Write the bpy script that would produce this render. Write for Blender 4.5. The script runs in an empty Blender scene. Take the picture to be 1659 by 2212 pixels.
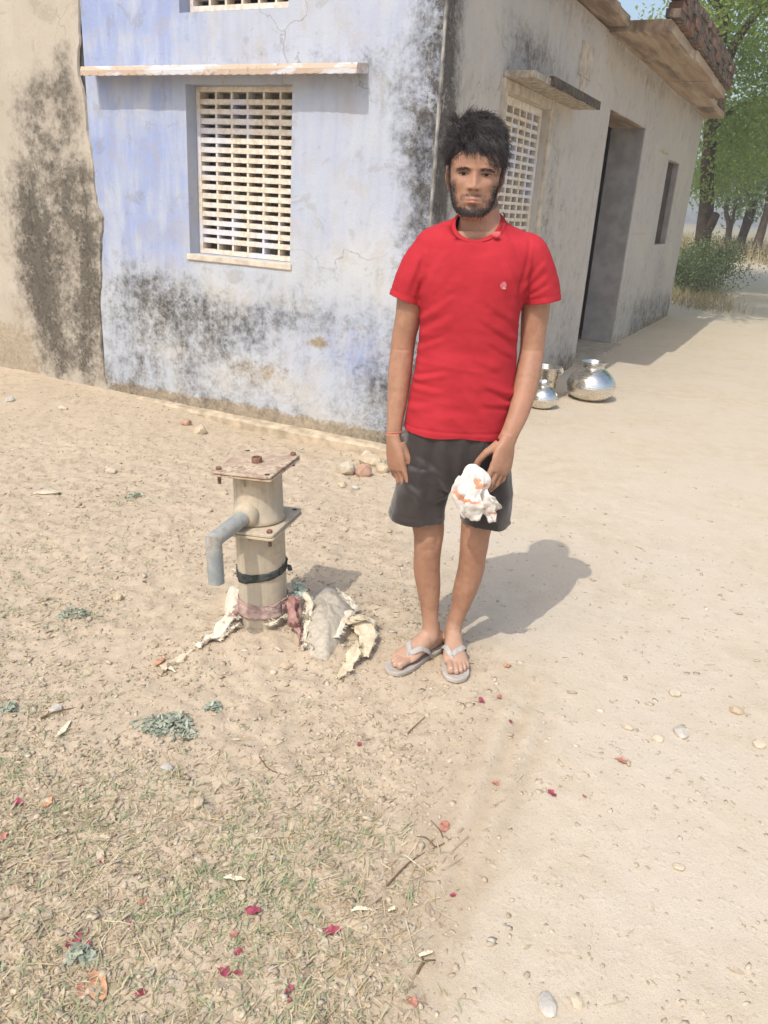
import bpy, bmesh, math, random
import numpy as np
from mathutils import Vector, Matrix
random.seed(7); RNG = np.random.default_rng(11)
scene = bpy.context.scene
COL = scene.collection
R_ = math.radians

# ------------------------------------------------------------------ camera
CX, CY, FOC, CAMH = 829.5, 1106.0, 1728.0, 1.48
_vp = np.array([552 - CX, -(5557 - CY), -FOC]); _up = -_vp / np.linalg.norm(_vp)
_fw = np.array([0, 0, -1.0]); _y = _fw - _up * _fw.dot(_up); _y /= np.linalg.norm(_y)
ROT = np.array([np.cross(_y, _up), _y, _up])
CAMP = np.array([0, 0, CAMH])
cam = bpy.data.cameras.new('camera'); camo = bpy.data.objects.new('camera', cam); COL.objects.link(camo)
M4 = Matrix.Identity(4)
for i in range(3):
    for j in range(3): M4[i][j] = ROT[i][j]
M4.translation = Vector(CAMP); camo.matrix_world = M4
cam.sensor_fit = 'VERTICAL'; cam.sensor_height = 36; cam.lens = FOC / 2212 * 36
cam.clip_start = 0.05; cam.clip_end = 5000
scene.camera = camo
def ray(x, y): return ROT @ np.array([x - CX, -(y - CY), -FOC])
def at(x, y, Y):
    r = ray(x, y); return CAMP + r * (Y / r[1])
def gnd(x, y, z=0.0):
    r = ray(x, y); return CAMP + r * (z - CAMH) / r[2]

# ------------------------------------------------------------------ light
SUN_AZ, SUN_EL = 60.0, 54.0       # direction the shadows run, elevation
world = bpy.data.worlds.new('World'); scene.world = world; world.use_nodes = True
wn = world.node_tree
sky = wn.nodes.new('ShaderNodeTexSky'); sky.sky_type = 'NISHITA'; sky.sun_disc = False
sky.sun_elevation = R_(SUN_EL); sky.sun_rotation = R_(90 - (SUN_AZ + 180)); sky.dust_density = 3.5; sky.air_density = 1.2; sky.ozone_density = 1.5
bgn = wn.nodes['Background']; wn.links.new(sky.outputs[0], bgn.inputs[0]); bgn.inputs[1].default_value = 0.15
sl = bpy.data.lights.new('sun', 'SUN'); sl.energy = 2.0; sl.angle = R_(0.5); sl.color = (1.0, 0.95, 0.88)
so = bpy.data.objects.new('sun', sl); COL.objects.link(so)
_d = Vector((math.cos(R_(SUN_AZ)) * math.cos(R_(SUN_EL)), math.sin(R_(SUN_AZ)) * math.cos(R_(SUN_EL)), -math.sin(R_(SUN_EL))))
so.rotation_euler = _d.to_track_quat('-Z', 'Y').to_euler(); so.location = (-6, -10, 15)
scene.view_settings.view_transform = 'Standard'; scene.view_settings.look = 'None'
scene.view_settings.exposure = 0.56; scene.view_settings.gamma = 1.0

# ------------------------------------------------------------------ numeric noise
def _hash(ix, iy, iz):
    h = (ix.astype(np.int64) * 374761393 + iy.astype(np.int64) * 668265263 + iz.astype(np.int64) * 2147483647) & 0xffffffff
    h = ((h ^ (h >> 13)) * 1274126177) & 0xffffffff
    return ((h ^ (h >> 16)) & 0xffff) / 65535.0
def vnoise(p):
    p = np.asarray(p, float); i = np.floor(p); f = p - i; f = f * f * (3 - 2 * f); out = 0
    for dx in (0, 1):
        for dy in (0, 1):
            for dz in (0, 1):
                w = (f[..., 0] if dx else 1 - f[..., 0]) * (f[..., 1] if dy else 1 - f[..., 1]) * (f[..., 2] if dz else 1 - f[..., 2])
                out = out + w * _hash(i[..., 0] + dx, i[..., 1] + dy, i[..., 2] + dz)
    return out * 2 - 1
def fbm(p, sc, octv=4, seed=0.0, gain=0.5):
    p = np.asarray(p, float) * sc + seed; a = 1.0; o = 0; n = 0
    for k in range(octv):
        o = o + a * vnoise(p * (2.03 ** k) + 17.3 * k); n += a; a *= gain
    return o / n
def sstep(a, b, x):
    t = np.clip((np.asarray(x, float) - a) / (b - a), 0, 1); return t * t * (3 - 2 * t)
def nrm(v):
    v = np.asarray(v, float); return v / (np.linalg.norm(v) + 1e-12)

# ------------------------------------------------------------------ mesh helpers
def mkobj(name, verts, faces, mat=None, parent=None, smooth=False, attr=None):
    me = bpy.data.meshes.new(name)
    verts = np.asarray(verts, float)
    if isinstance(faces, np.ndarray):
        n, k = faces.shape
        me.vertices.add(len(verts)); me.vertices.foreach_set('co', verts.ravel())
        me.loops.add(n * k); me.loops.foreach_set('vertex_index', faces.ravel().astype(np.int32))
        me.polygons.add(n); me.polygons.foreach_set('loop_start', np.arange(0, n * k, k, dtype=np.int32))
        me.update(calc_edges=True); me.validate()
    else:
        me.from_pydata([tuple(v) for v in verts], [], faces)
    if attr is not None: setattr_(me, attr)
    if mat: me.materials.append(mat)
    if smooth: me.polygons.foreach_set('use_smooth', np.ones(len(me.polygons), bool))
    me.update()
    o = bpy.data.objects.new(name, me); COL.objects.link(o)
    if parent: o.parent = parent
    return o
def setattr_(me, arr):
    a = me.color_attributes.new('mask', 'FLOAT_COLOR', 'POINT'); arr = np.asarray(arr, np.float32)
    if arr.shape[1] == 3: arr = np.hstack([arr, np.ones((len(arr), 1), np.float32)])
    a.data.foreach_set('color', arr.ravel())
def tag(o, label=None, cat=None, group=None, kind=None):
    for k, v in (('label', label), ('category', cat), ('group', group), ('kind', kind)):
        if v: o[k] = v
    return o
def empty(name, loc=(0, 0, 0), rz=0.0):
    o = bpy.data.objects.new(name, None); COL.objects.link(o); o.location = loc; o.rotation_euler = (0, 0, rz); o.empty_display_size = .1
    return o
class MB:
    def __init__(s): s.v = []; s.f = []
    def add(s, vs, fs):
        n = len(s.v); s.v += [tuple(map(float, q)) for q in vs]; s.f += [tuple(i + n for i in f) for f in fs]
    def box(s, lo, hi, M=None, jit=0.0):
        x0, y0, z0 = lo; x1, y1, z1 = hi
        vs = [(x0, y0, z0), (x1, y0, z0), (x1, y1, z0), (x0, y1, z0), (x0, y0, z1), (x1, y0, z1), (x1, y1, z1), (x0, y1, z1)]
        if jit: vs = [tuple(c + random.uniform(-jit, jit) for c in v) for v in vs]
        if M is not None: vs = [tuple(M @ Vector(v)) for v in vs]
        s.add(vs, [(0, 3, 2, 1), (4, 5, 6, 7), (0, 1, 5, 4), (1, 2, 6, 5), (2, 3, 7, 6), (3, 0, 4, 7)])
    def loft(s, rings, cap0=True, cap1=True):
        n = len(rings[0]); vs = [p for r in rings for p in r]; fs = []
        for i in range(len(rings) - 1):
            for j in range(n):
                k = (j + 1) % n; fs.append((i * n + j, i * n + k, (i + 1) * n + k, (i + 1) * n + j))
        if cap0: vs.append(np.mean(np.array(rings[0]), 0)); c = len(vs) - 1; fs += [(c, (j + 1) % n, j) for j in range(n)]
        if cap1:
            vs.append(np.mean(np.array(rings[-1]), 0)); c = len(vs) - 1; b = (len(rings) - 1) * n
            fs += [(c, b + j, b + (j + 1) % n) for j in range(n)]
        s.add(vs, fs)
    def tube(s, pts, rad, n=10, cap=True):
        pts = [np.array(p, float) for p in pts]
        if not hasattr(rad, '__len__'): rad = [rad] * len(pts)
        rings = []; e1 = None
        for i, p in enumerate(pts):
            t = nrm(pts[min(i + 1, len(pts) - 1)] - pts[max(i - 1, 0)])
            if e1 is None: e1 = nrm(np.cross(t, [0.3, 0.2, 1]) if abs(t[2]) < .95 else np.cross(t, [0, 1, 0.1]))
            e1 = nrm(e1 - t * t.dot(e1)); e2 = np.cross(t, e1)
            rings.append([p + rad[i] * (math.cos(a) * e1 + math.sin(a) * e2) for a in np.linspace(0, 2 * math.pi, n, endpoint=False)])
        s.loft(rings, cap, cap)
    def lathe(s, prof, n=40, c=(0, 0, 0)):
        rings = [[(c[0] + r * math.cos(a), c[1] + r * math.sin(a), c[2] + z) for a in np.linspace(0, 2 * math.pi, n, endpoint=False)] for r, z in prof]
        s.loft(rings, False, False)
    def build(s, name, mat=None, parent=None, smooth=False):
        return mkobj(name, s.v, s.f, mat, parent, smooth)
def fix_normals(o):
    bm = bmesh.new(); bm.from_mesh(o.data); bmesh.ops.recalc_face_normals(bm, faces=bm.faces); bm.to_mesh(o.data); bm.free()
def bevel(o, w=.004, seg=2):
    bm = bmesh.new(); bm.from_mesh(o.data); bmesh.ops.remove_doubles(bm, verts=bm.verts, dist=1e-5)
    bmesh.ops.bevel(bm, geom=[e for e in bm.edges if e.is_manifold and e.calc_face_angle(0) > .5], offset=w, segments=seg, profile=.6, affect='EDGES')
    bm.to_mesh(o.data); bm.free()
def apply_mods(o):
    dg = bpy.context.evaluated_depsgraph_get(); me = bpy.data.meshes.new_from_object(o.evaluated_get(dg))
    o.modifiers.clear(); old = o.data; o.data = me; bpy.data.meshes.remove(old)
def cr(pts, n):
    """Catmull-Rom resample of rows (any width), n samples per span"""
    P = np.array(pts, float); P = np.vstack([2 * P[0] - P[1], P, 2 * P[-1] - P[-2]]); out = []
    for i in range(1, len(P) - 2):
        for t in np.linspace(0, 1, n, endpoint=False):
            a, b, c, d = P[i - 1], P[i], P[i + 1], P[i + 2]
            out.append(.5 * (2 * b + (c - a) * t + (2 * a - 5 * b + 4 * c - d) * t * t + (3 * b - a - 3 * c + d) * t ** 3))
    out.append(P[-2]); return np.array(out)

# ------------------------------------------------------------------ material helper
def S(r, g, b, k=1.0):
    def f(c):
        c /= 255.; return c / 12.92 if c <= .04045 else ((c + .055) / 1.055) ** 2.4
    return (f(r) * k, f(g) * k, f(b) * k, 1)
class NT:
    def __init__(s, name, rough=.85, spec=.2):
        s.m = bpy.data.materials.new(name); s.m.use_nodes = True; s.t = s.m.node_tree; s.b = s.t.nodes['Principled BSDF']
        s.b.inputs['Roughness'].default_value = rough; s.b.inputs['Specular IOR Level'].default_value = spec
        s.tc = s.t.nodes.new('ShaderNodeTexCoord'); s.obj = s.tc.outputs['Object']
    def _in(s, sock, v):
        if isinstance(v, bpy.types.NodeSocket): s.t.links.new(v, sock)
        elif v is not None: sock.default_value = v
    def noise(s, sc, det=4, rough=.55, vec=None, dist=0.0):
        n = s.t.nodes.new('ShaderNodeTexNoise'); s._in(n.inputs['Vector'], vec or s.obj); s._in(n.inputs['Scale'], sc)
        n.inputs['Detail'].default_value = det; n.inputs['Roughness'].default_value = rough; n.inputs['Distortion'].default_value = dist
        return n.outputs['Fac']
    def vor(s, sc, vec=None, feat='F1', out='Distance', rnd=1.0):
        n = s.t.nodes.new('ShaderNodeTexVoronoi'); n.feature = feat; s._in(n.inputs['Vector'], vec or s.obj); n.inputs['Scale'].default_value = sc
        n.inputs['Randomness'].default_value = rnd; return n.outputs[out]
    def scale(s, v, vec=None):
        n = s.t.nodes.new('ShaderNodeMapping'); s._in(n.inputs['Vector'], vec or s.obj); n.inputs['Scale'].default_value = v; return n.outputs[0]
    def math(s, op, a, b=None, clamp=False):
        n = s.t.nodes.new('ShaderNodeMath'); n.operation = op; n.use_clamp = clamp; s._in(n.inputs[0], a)
        if b is not None: s._in(n.inputs[1], b)
        return n.outputs[0]
    def ss(s, x, a, b, lo=0.0, hi=1.0):
        n = s.t.nodes.new('ShaderNodeMapRange'); n.interpolation_type = 'SMOOTHSTEP'; s._in(n.inputs[0], x)
        n.inputs[1].default_value = a; n.inputs[2].default_value = b; n.inputs[3].default_value = lo; n.inputs[4].default_value = hi; return n.outputs[0]
    def mix(s, fac, a, b, mode='MIX'):
        n = s.t.nodes.new('ShaderNodeMix'); n.data_type = 'RGBA'; n.blend_type = mode
        s._in(n.inputs[0], fac); s._in(n.inputs[6], a); s._in(n.inputs[7], b); return n.outputs[2]
    def attr(s):
        a = s.t.nodes.new('ShaderNodeAttribute'); a.attribute_name = 'mask'; q = s.t.nodes.new('ShaderNodeSeparateColor')
        s.t.links.new(a.outputs['Color'], q.inputs[0]); return q.outputs[0], q.outputs[1], q.outputs[2]
    def rnd(s):
        n = s.t.nodes.new('ShaderNodeNewGeometry'); return n.outputs['Random Per Island']
    def col(s, c): s._in(s.b.inputs['Base Color'], c); return s
    def rough(s, c): s._in(s.b.inputs['Roughness'], c); return s
    def bump(s, h, st=.5, dist=.01):
        n = s.t.nodes.new('ShaderNodeBump'); s._in(n.inputs['Height'], h); n.inputs['Strength'].default_value = st; n.inputs['Distance'].default_value = dist
        s._in(s.b.inputs['Normal'], n.outputs[0]); return s
    def translucent(s, c, fac=.35):
        t = s.t.nodes.new('ShaderNodeBsdfTranslucent'); s._in(t.inputs[0], c); m = s.t.nodes.new('ShaderNodeMixShader'); m.inputs[0].default_value = fac
        s.t.links.new(s.b.outputs[0], m.inputs[1]); s.t.links.new(t.outputs[0], m.inputs[2]); s.t.links.new(m.outputs[0], s.t.nodes['Material Output'].inputs[0]); return s
    def xyz(s, vec=None):
        n = s.t.nodes.new('ShaderNodeSeparateXYZ'); s._in(n.inputs[0], vec or s.obj); return n.outputs
def simple(name, c, rough=.8, var=.25, sc=30, bump=0.0, spec=.2):
    n = NT(name, rough, spec); f = n.noise(sc, 5); d = tuple(x * (1 - var) for x in c[:3]) + (1,); l = tuple(min(1, x * (1 + var * .6)) for x in c[:3]) + (1,)
    n.col(n.mix(n.ss(f, .3, .7), d, l))
    if bump: n.bump(f, bump, .01)
    return n.m
# ------------------------------------------------------------------ house frame
COR = gnd(893, 975); COR[2] = 0
BANG, AANG = 63.6, 154.85
def dirv(d): return np.array([math.cos(R_(d)), math.sin(R_(d)), 0])
AV, BV = dirv(AANG), dirv(BANG); NB = np.cross(BV, [0, 0, 1]); NA = -np.cross(AV, [0, 0, 1]); ZV = np.array([0, 0, 1.0])
def wp(s, n, z): return COR + BV * s + NB * n + ZV * z
def wa(s, n, z): return COR + AV * s + NA * n + ZV * z

# ------------------------------------------------------------------ ground
PUMP = gnd(571, 1352); PUMP[2] = 0
EDGC = [gnd(*p)[:2] for p in ((800, 2500), (900, 2100), (990, 1900), (1090, 1650), (1150, 1450), (1010, 1290), (880, 1150), (880, 1000))]
def road_c(P):
    E = sorted(EDGC, key=lambda q: q[1]); X = np.interp(P[:, 1], [e[1] for e in E], [e[0] for e in E]); return sstep(-.26, .26, P[:, 0] - X + fbm(np.c_[P, P[:, 0] * 0], 2.8, 4, 13.) * .2)
def seg_d(P, a, b):
    a = np.array(a[:2]); b = np.array(b[:2]); ab = b - a; t = np.clip(((P - a) @ ab) / (ab @ ab), 0, 1); return np.linalg.norm(P - (a + t[:, None] * ab), axis=1)
EDGE = [gnd(*p)[:2] for p in ((650, 2500), (760, 2100), (830, 1900), (940, 1650), (1040, 1450), (960, 1290), (860, 1150), (880, 1000))]
def road_w(P):
    """1 on the pale driven ground, 0 in the yard: side of the edge line"""
    X = np.interp(P[:, 1], [e[1] for e in sorted(EDGE, key=lambda q: q[1])], [e[0] for e in sorted(EDGE, key=lambda q: q[1])])
    n = fbm(np.c_[P, P[:, 0] * 0], 2.2, 4, 3.0) * .22
    return sstep(-.16, .16, P[:, 0] - X + n)
TRK = [[gnd(*p)[:2] for p in l] for l in (((1085, 1500), (1000, 1700), (905, 1960), (800, 2300)), ((1120, 1560), (1040, 1760), (960, 1960), (880, 2250)), ((1160, 1480), (1010, 1830), (900, 2120)), ((1060, 1520), (960, 1740), (870, 1960), (770, 2280)), ((1045, 1480), (930, 1730), (840, 1960), (740, 2260)), ((1190, 1560), (1090, 1780), (1010, 1960), (930, 2250)), ((1010, 1500), (900, 1750), (810, 1960), (700, 2260)))]
def gz(x, y, fine=True):
    x = np.atleast_1d(np.asarray(x, float)); y = np.atleast_1d(np.asarray(y, float)); P = np.c_[x, y]; Q = np.c_[x, y, x * 0]
    d = P - COR[:2]; s = d @ AV[:2]; n = d @ NA[:2]
    z = -.075 * (1 - sstep(1.0, 2.2, s)) * np.exp(-np.clip(n, 0, 9) / .5) * sstep(-.5, .1, s) * (n > -.5)
    z = z + .05 * sstep(2.2, 3.4, s) * np.exp(-np.clip(n, 0, 9) / .45) * (n > -.5)
    r = np.linalg.norm(P - PUMP[:2] - np.array([.03, .02]), axis=1); z = z + .035 * np.exp(-(r / .27) ** 2)
    near = 1 - sstep(8, 20, y)
    yard = 1 - road_w(P)
    z = z + near * (fbm(Q, 1.1, 3, 5.) * .018 * (.5 + yard) + fbm(Q, 7., 3, 8.) * .006 * (.35 + yard))
    if fine: z = z + (1 - sstep(4.5, 7, y)) * (np.clip(fbm(Q, 26., 3, 2.), -.2, 1) * .013 * (.2 + yard) + np.clip(fbm(Q, 60., 2, 4.), -.1, 1) * .008 * (.2 + yard))
    for k, tr in enumerate(TRK):
        dd = np.min([seg_d(P, tr[i], tr[i + 1]) for i in range(len(tr) - 1)], axis=0)
        z = z - .007 * np.exp(-(dd / .024) ** 2) * (.6 + fbm(Q, 6., 2, 30. + k)) + .003 * np.exp(-((dd - .046) / .024) ** 2)
    # feet stand on trodden level ground
    f = np.exp(-(np.linalg.norm((P - np.array([.2, 2.38])) * [1, .9], axis=1) / .26) ** 4); z = z * (1 - f)
    z = z + .5 * sstep(18, 31, y) * sstep(-10, 8, x)
    return z
def g3(x, y, fine=False): return np.array([x, y, float(gz(x, y, fine)[0])])
def pg(px, py):
    p = gnd(px, py)
    for _ in range(3): p = gnd(px, py, float(gz(p[0], p[1], False)[0]))
    return p
def axis_pts(lo, a, b, hi, st, gr):
    m = list(np.arange(a, b, st)); q = st; x = b
    while x < hi: m.append(x); q *= gr; x += q
    m.append(hi); q = st; x = a; l = []
    while x > lo: q *= gr; x -= q; l.append(x)
    return np.array(l[::-1] + m)
gx = axis_pts(-700, -2.4, 3.0, 900, .016, 1.06); gy = axis_pts(-60, .85, 4.6, 2200, .016, 1.05)
GX, GY = np.meshgrid(gx, gy); vx = np.c_[GX.ravel(), GY.ravel()]
VZ = gz(vx[:, 0], vx[:, 1])
nx, ny = len(gx), len(gy); ii = (np.arange(ny - 1)[:, None] * nx + np.arange(nx - 1)[None, :]).ravel()
gf = np.c_[ii, ii + 1, ii + nx + 1, ii + nx]
d_ = vx - COR[:2]; sA = d_ @ AV[:2]; nA = d_ @ NA[:2]
field = np.maximum(sstep(24, 30, vx[:, 1] - .25 * np.clip(vx[:, 0] - 12, 0, 40)), 0) * sstep(-12, 4, vx[:, 0])
leafy = np.clip(sstep(.2, -1.2, vx[:, 0]) * .6 + .4 * sstep(1.9, 1.3, vx[:, 1]), 0, 1)
tk = sum(np.exp(-(np.min([seg_d(vx, tr[i], tr[i + 1]) for i in range(len(tr) - 1)], axis=0) / .024) ** 2) for tr in TRK); ga = np.c_[np.clip(road_c(vx) * (1 - .55 * np.clip(tk, 0, 1)), 0, 1), field, leafy, np.clip(tk * (.55 + .6 * fbm(np.c_[vx, vx[:, 0] * 0], 5., 3, 40.)), 0, 1)]
m = NT('dry_earth', .95, .1); r_, g_, b_ = m.attr()
n1 = m.noise(1.6, 5); n2 = m.noise(9, 6, .65); n3 = m.noise(70, 4, .7); n4 = m.noise(260, 3, .7)
yardc = m.mix(m.ss(n2, .3, .7), S(178, 162, 139), S(197, 181, 157)); yardc = m.mix(m.ss(n1, .4, .65), yardc, S(189, 173, 150))
yardc = m.mix(m.ss(m.noise(28, 6, .7), .5, .68, 0, .45), yardc, S(150, 129, 102)); yardc = m.mix(m.math('MULTIPLY', b_, m.ss(n2, .5, .75)), yardc, S(168, 152, 128))
roadc = m.mix(m.ss(n2, .3, .72), S(189, 175, 152), S(201, 188, 167)); roadc = m.mix(m.ss(n1, .35, .7), roadc, S(198, 186, 167))
c = m.mix(r_, yardc, roadc); c = m.mix(g_, c, m.mix(m.ss(n1, .4, .6), S(172, 158, 126), S(160, 152, 118)))
c = m.mix(m.ss(n3, .62, .74, 0, .35), c, S(226, 212, 186)); c = m.mix(m.ss(n3, .28, .4, .4, 0), c, S(134, 112, 86)); c = m.mix(m.ss(n4, .3, .5, .35, 0), c, S(140, 117, 90))
at_ = [q for q in m.t.nodes if q.type == 'ATTRIBUTE'][0].outputs['Alpha']; c = m.mix(m.math('MULTIPLY', at_, .38), c, S(168, 150, 124)); peb = m.vor(34); m.col(c); m.bump(m.math('ADD', m.math('MULTIPLY', n3, .8), m.math('ADD', m.math('MULTIPLY', n4, .45), m.math('MULTIPLY', m.ss(peb, .0, .35, 1, 0), .5))) , .36, .010)
ground = mkobj('ground', np.c_[vx, VZ], gf, m.m, None, True, ga); tag(ground, 'sandy earth yard and track with tyre ruts', 'ground', kind='structure')

# ------------------------------------------------------------------ walls
def wall_mesh(L, H0, H1, holes, out, thick, st=.045, amp=.006, seed=0., ends=True):
    """a wall along local x, height z, outer face on y = 0 facing `out` (+-1) with holes (s0,s1,z0,z1); returns verts, faces, n_outer"""
    def lines(a, b, cuts):
        cs = sorted(set([a, b] + [c for c in cuts if a < c < b])); o = []
        for p, q in zip(cs, cs[1:]):
            k = max(1, int(round((q - p) / st))); o += list(np.linspace(p, q, k, endpoint=False))
        return np.array(o + [b])
    xs = lines(0, L, [h[0] for h in holes] + [h[1] for h in holes]); zs = lines(H0, H1, [h[2] for h in holes] + [h[3] for h in holes])
    XX, ZZ = np.meshgrid(xs, zs); P = np.c_[XX.ravel(), np.zeros(XX.size), ZZ.ravel()]
    fade = np.ones(len(P))
    for h in holes:
        dx = np.maximum(np.maximum(h[0] - P[:, 0], P[:, 0] - h[1]), 0); dz = np.maximum(np.maximum(h[2] - P[:, 2], P[:, 2] - h[3]), 0)
        fade *= sstep(0.0, .12, np.hypot(dx, dz))
    fade *= sstep(0, .03, P[:, 0]) * sstep(0, .03, L - P[:, 0])
    dis = fbm(np.c_[P[:, 0], P[:, 2], P[:, 0] * 0 + seed], 1.7, 3) * amp * 1.5 + fbm(np.c_[P[:, 0], P[:, 2], P[:, 0] * 0 + seed], 9, 3) * amp * .5
    P[:, 1] = out * dis * fade
    n = len(xs); F = []
    for j in range(len(zs) - 1):
        zc = (zs[j] + zs[j + 1]) / 2
        for i in range(n - 1):
            xc = (xs[i] + xs[i + 1]) / 2
            if any(h[0] < xc < h[1] and h[2] < zc < h[3] for h in holes): continue
            q = (j * n + i, j * n + i + 1, (j + 1) * n + i + 1, (j + 1) * n + i); F.append(q if out < 0 else q[::-1])
    V = [tuple(p) for p in P]; no = len(V); yb = -out * thick
    def quad(a, b, c, d): k = len(V); V.extend([a, b, c, d]); F.append((k, k + 1, k + 2, k + 3))
    for h in holes:
        s0, s1, z0, z1 = h
        quad((s0, 0, z0), (s1, 0, z0), (s1, yb, z0), (s0, yb, z0)); quad((s0, 0, z1), (s0, yb, z1), (s1, yb, z1), (s1, 0, z1))
        quad((s0, 0, z0), (s0, yb, z0), (s0, yb, z1), (s0, 0, z1)); quad((s1, 0, z0), (s1, 0, z1), (s1, yb, z1), (s1, yb, z0))
    cx = sorted(set([0, L] + [v for h in holes for v in h[:2]])); cz = sorted(set([H0, H1] + [v for h in holes for v in h[2:]]))
    for a, b in zip(cx, cx[1:]):
        for e, f in zip(cz, cz[1:]):
            if not any(h[0] < (a + b) / 2 < h[1] and h[2] < (e + f) / 2 < h[3] for h in holes): quad((a, yb, e), (b, yb, e), (b, yb, f), (a, yb, f))
    if ends:
        quad((L, 0, H0), (L, yb, H0), (L, yb, H1), (L, 0, H1))
    quad((0, 0, H1), (L, 0, H1), (L, yb, H1), (0, yb, H1))
    return np.array(V), F, no
def blob(s, z, s0, z0, rs, rz): return np.exp(-(((s - s0) / rs) ** 2 + ((z - z0) / rz) ** 2))
def box2(s, z, a, b, c, d, e=.1): return sstep(a - e, a + e, s) * sstep(b + e, b - e, s) * sstep(c - e, c + e, z) * sstep(d + e, d - e, z)

def plaster(name, light, alt, tan, bluec, moldc=S(52, 50, 46)):
    """limewashed plaster. mask R = mould, G = blue limewash, B = bare tan render"""
    m = NT(name, .93, .12); r, g, b = m.attr()
    n1 = m.noise(2.2, 5, .6); n2 = m.noise(8, 8, .68, dist=.4); n3 = m.noise(45, 6, .72); n4 = m.noise(170, 3, .7)
    st = m.noise(3.0, 7, .65, m.scale((3.4, 1, .55)))
    c = m.mix(m.ss(n1, .35, .65), light, alt); c = m.mix(m.math('MULTIPLY', g, m.ss(m.math('ADD', m.math('MULTIPLY', n1, .6), m.math('MULTIPLY', st, .5)), .36, .66), True), c, bluec)
    c = m.mix(m.math('MULTIPLY', m.ss(st, .48, .72), .25), c, tan)
    pl = m.noise(4.5, 9, .7, dist=.6); c = m.mix(m.ss(pl, .52, .57, 0, .22), c, m.mix(m.ss(n1, .4, .6), alt, tan)); c = m.mix(m.ss(pl, .44, .38, 0, .28), c, tuple(x * .62 for x in tan[:3]) + (1,))
    hb = m.ss(m.math('ADD', b, m.math('SUBTRACT', m.math('ADD', m.math('MULTIPLY', n2, .8), m.math('MULTIPLY', n3, .35)), .56)), .35, .62)
    c = m.mix(hb, c, m.mix(m.ss(n3, .35, .65), tan, tuple(x * .8 for x in tan[:3]) + (1,)))
    mm = m.math('ADD', r, m.math('SUBTRACT', m.math('ADD', m.math('ADD', m.math('MULTIPLY', n2, 1.35), m.math('MULTIPLY', n3, .95)), m.math('ADD', m.math('MULTIPLY', n4, .4), m.math('MULTIPLY', st, .45))), 1.575))
    hm = m.ss(mm, .16, .95)
    n5 = m.noise(90, 5, .75); n6 = m.noise(15, 8, .74); n7 = m.noise(4.2, 6, .65); pit = m.ss(m.math('ADD', m.math('ADD', m.math('MULTIPLY', n6, .5), m.math('MULTIPLY', n7, .35)), m.math('MULTIPLY', n5, .2)), .42, .62, 1.0, .12); c = m.mix(m.math('MULTIPLY', hm, m.math('MAXIMUM', pit, m.ss(mm, .72, 1.2, 0, .95))), c, m.mix(m.ss(n2, .35, .65), moldc, tuple(x * 2.3 for x in moldc[:3]) + (1,)))
    sp = m.ss(m.math('ADD', m.math('MULTIPLY', n3, .8), m.math('MULTIPLY', r, .14)), .57, .66, 0, .5); c = m.mix(sp, c, moldc)
    c = m.mix(m.ss(n4, .25, .45, .25, 0), c, tuple(x * .6 for x in tan[:3]) + (1,))
    wv = m.t.nodes.new('ShaderNodeVectorMath'); wv.operation = 'ADD'; m._in(wv.inputs[0], m.obj); nz = m.t.nodes.new('ShaderNodeTexNoise'); m._in(nz.inputs['Vector'], m.obj); nz.inputs['Scale'].default_value = 5; nz.inputs['Detail'].default_value = 5; sc_ = m.t.nodes.new('ShaderNodeVectorMath'); sc_.operation = 'SCALE'; m.t.links.new(nz.outputs['Color'], sc_.inputs[0]); sc_.inputs['Scale'].default_value = .35; m.t.links.new(sc_.outputs[0], wv.inputs[1])
    ck = m.vor(.8, wv.outputs[0], 'DISTANCE_TO_EDGE'); crk = m.math('MULTIPLY', m.ss(ck, .0, .006, 1, 0), m.ss(m.noise(1.1, 2), .5, .6)); c = m.mix(m.math('MULTIPLY', crk, .4), c, tuple(x * .3 for x in tan[:3]) + (1,))
    m.col(c); m.bump(m.math('ADD', m.math('ADD', m.math('MULTIPLY', n3, .5), m.math('MULTIPLY', n4, .3)), m.math('MULTIPLY', hm, -.25)), .55, .008); return m.m
house = empty('house', tuple(COR), R_(BANG)); tag(house, 'weathered blue and grey plaster house with sandstone eaves', 'house')
HM_inv = Matrix.Rotation(-R_(BANG), 4, 'Z') @ Matrix.Translation(-Vector(COR))
def in_house(o, rz=0.0): o.parent = house; o.rotation_euler = (0, 0, rz); return o
ADEG = R_(AANG - BANG)
mat_blue = plaster('blue_limewash', S(180, 186, 194), S(193, 194, 192), S(172, 158, 136), S(146, 161, 198))
mat_beige = plaster('beige_render', S(178, 168, 152), S(188, 179, 163), S(172, 158, 136), S(178, 170, 158), S(66, 62, 55))
mat_grey = plaster('grey_limewash', S(186, 180, 170), S(197, 190, 179), S(184, 168, 138), S(176, 176, 176), S(66, 62, 57))
HT = 3.25
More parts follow.
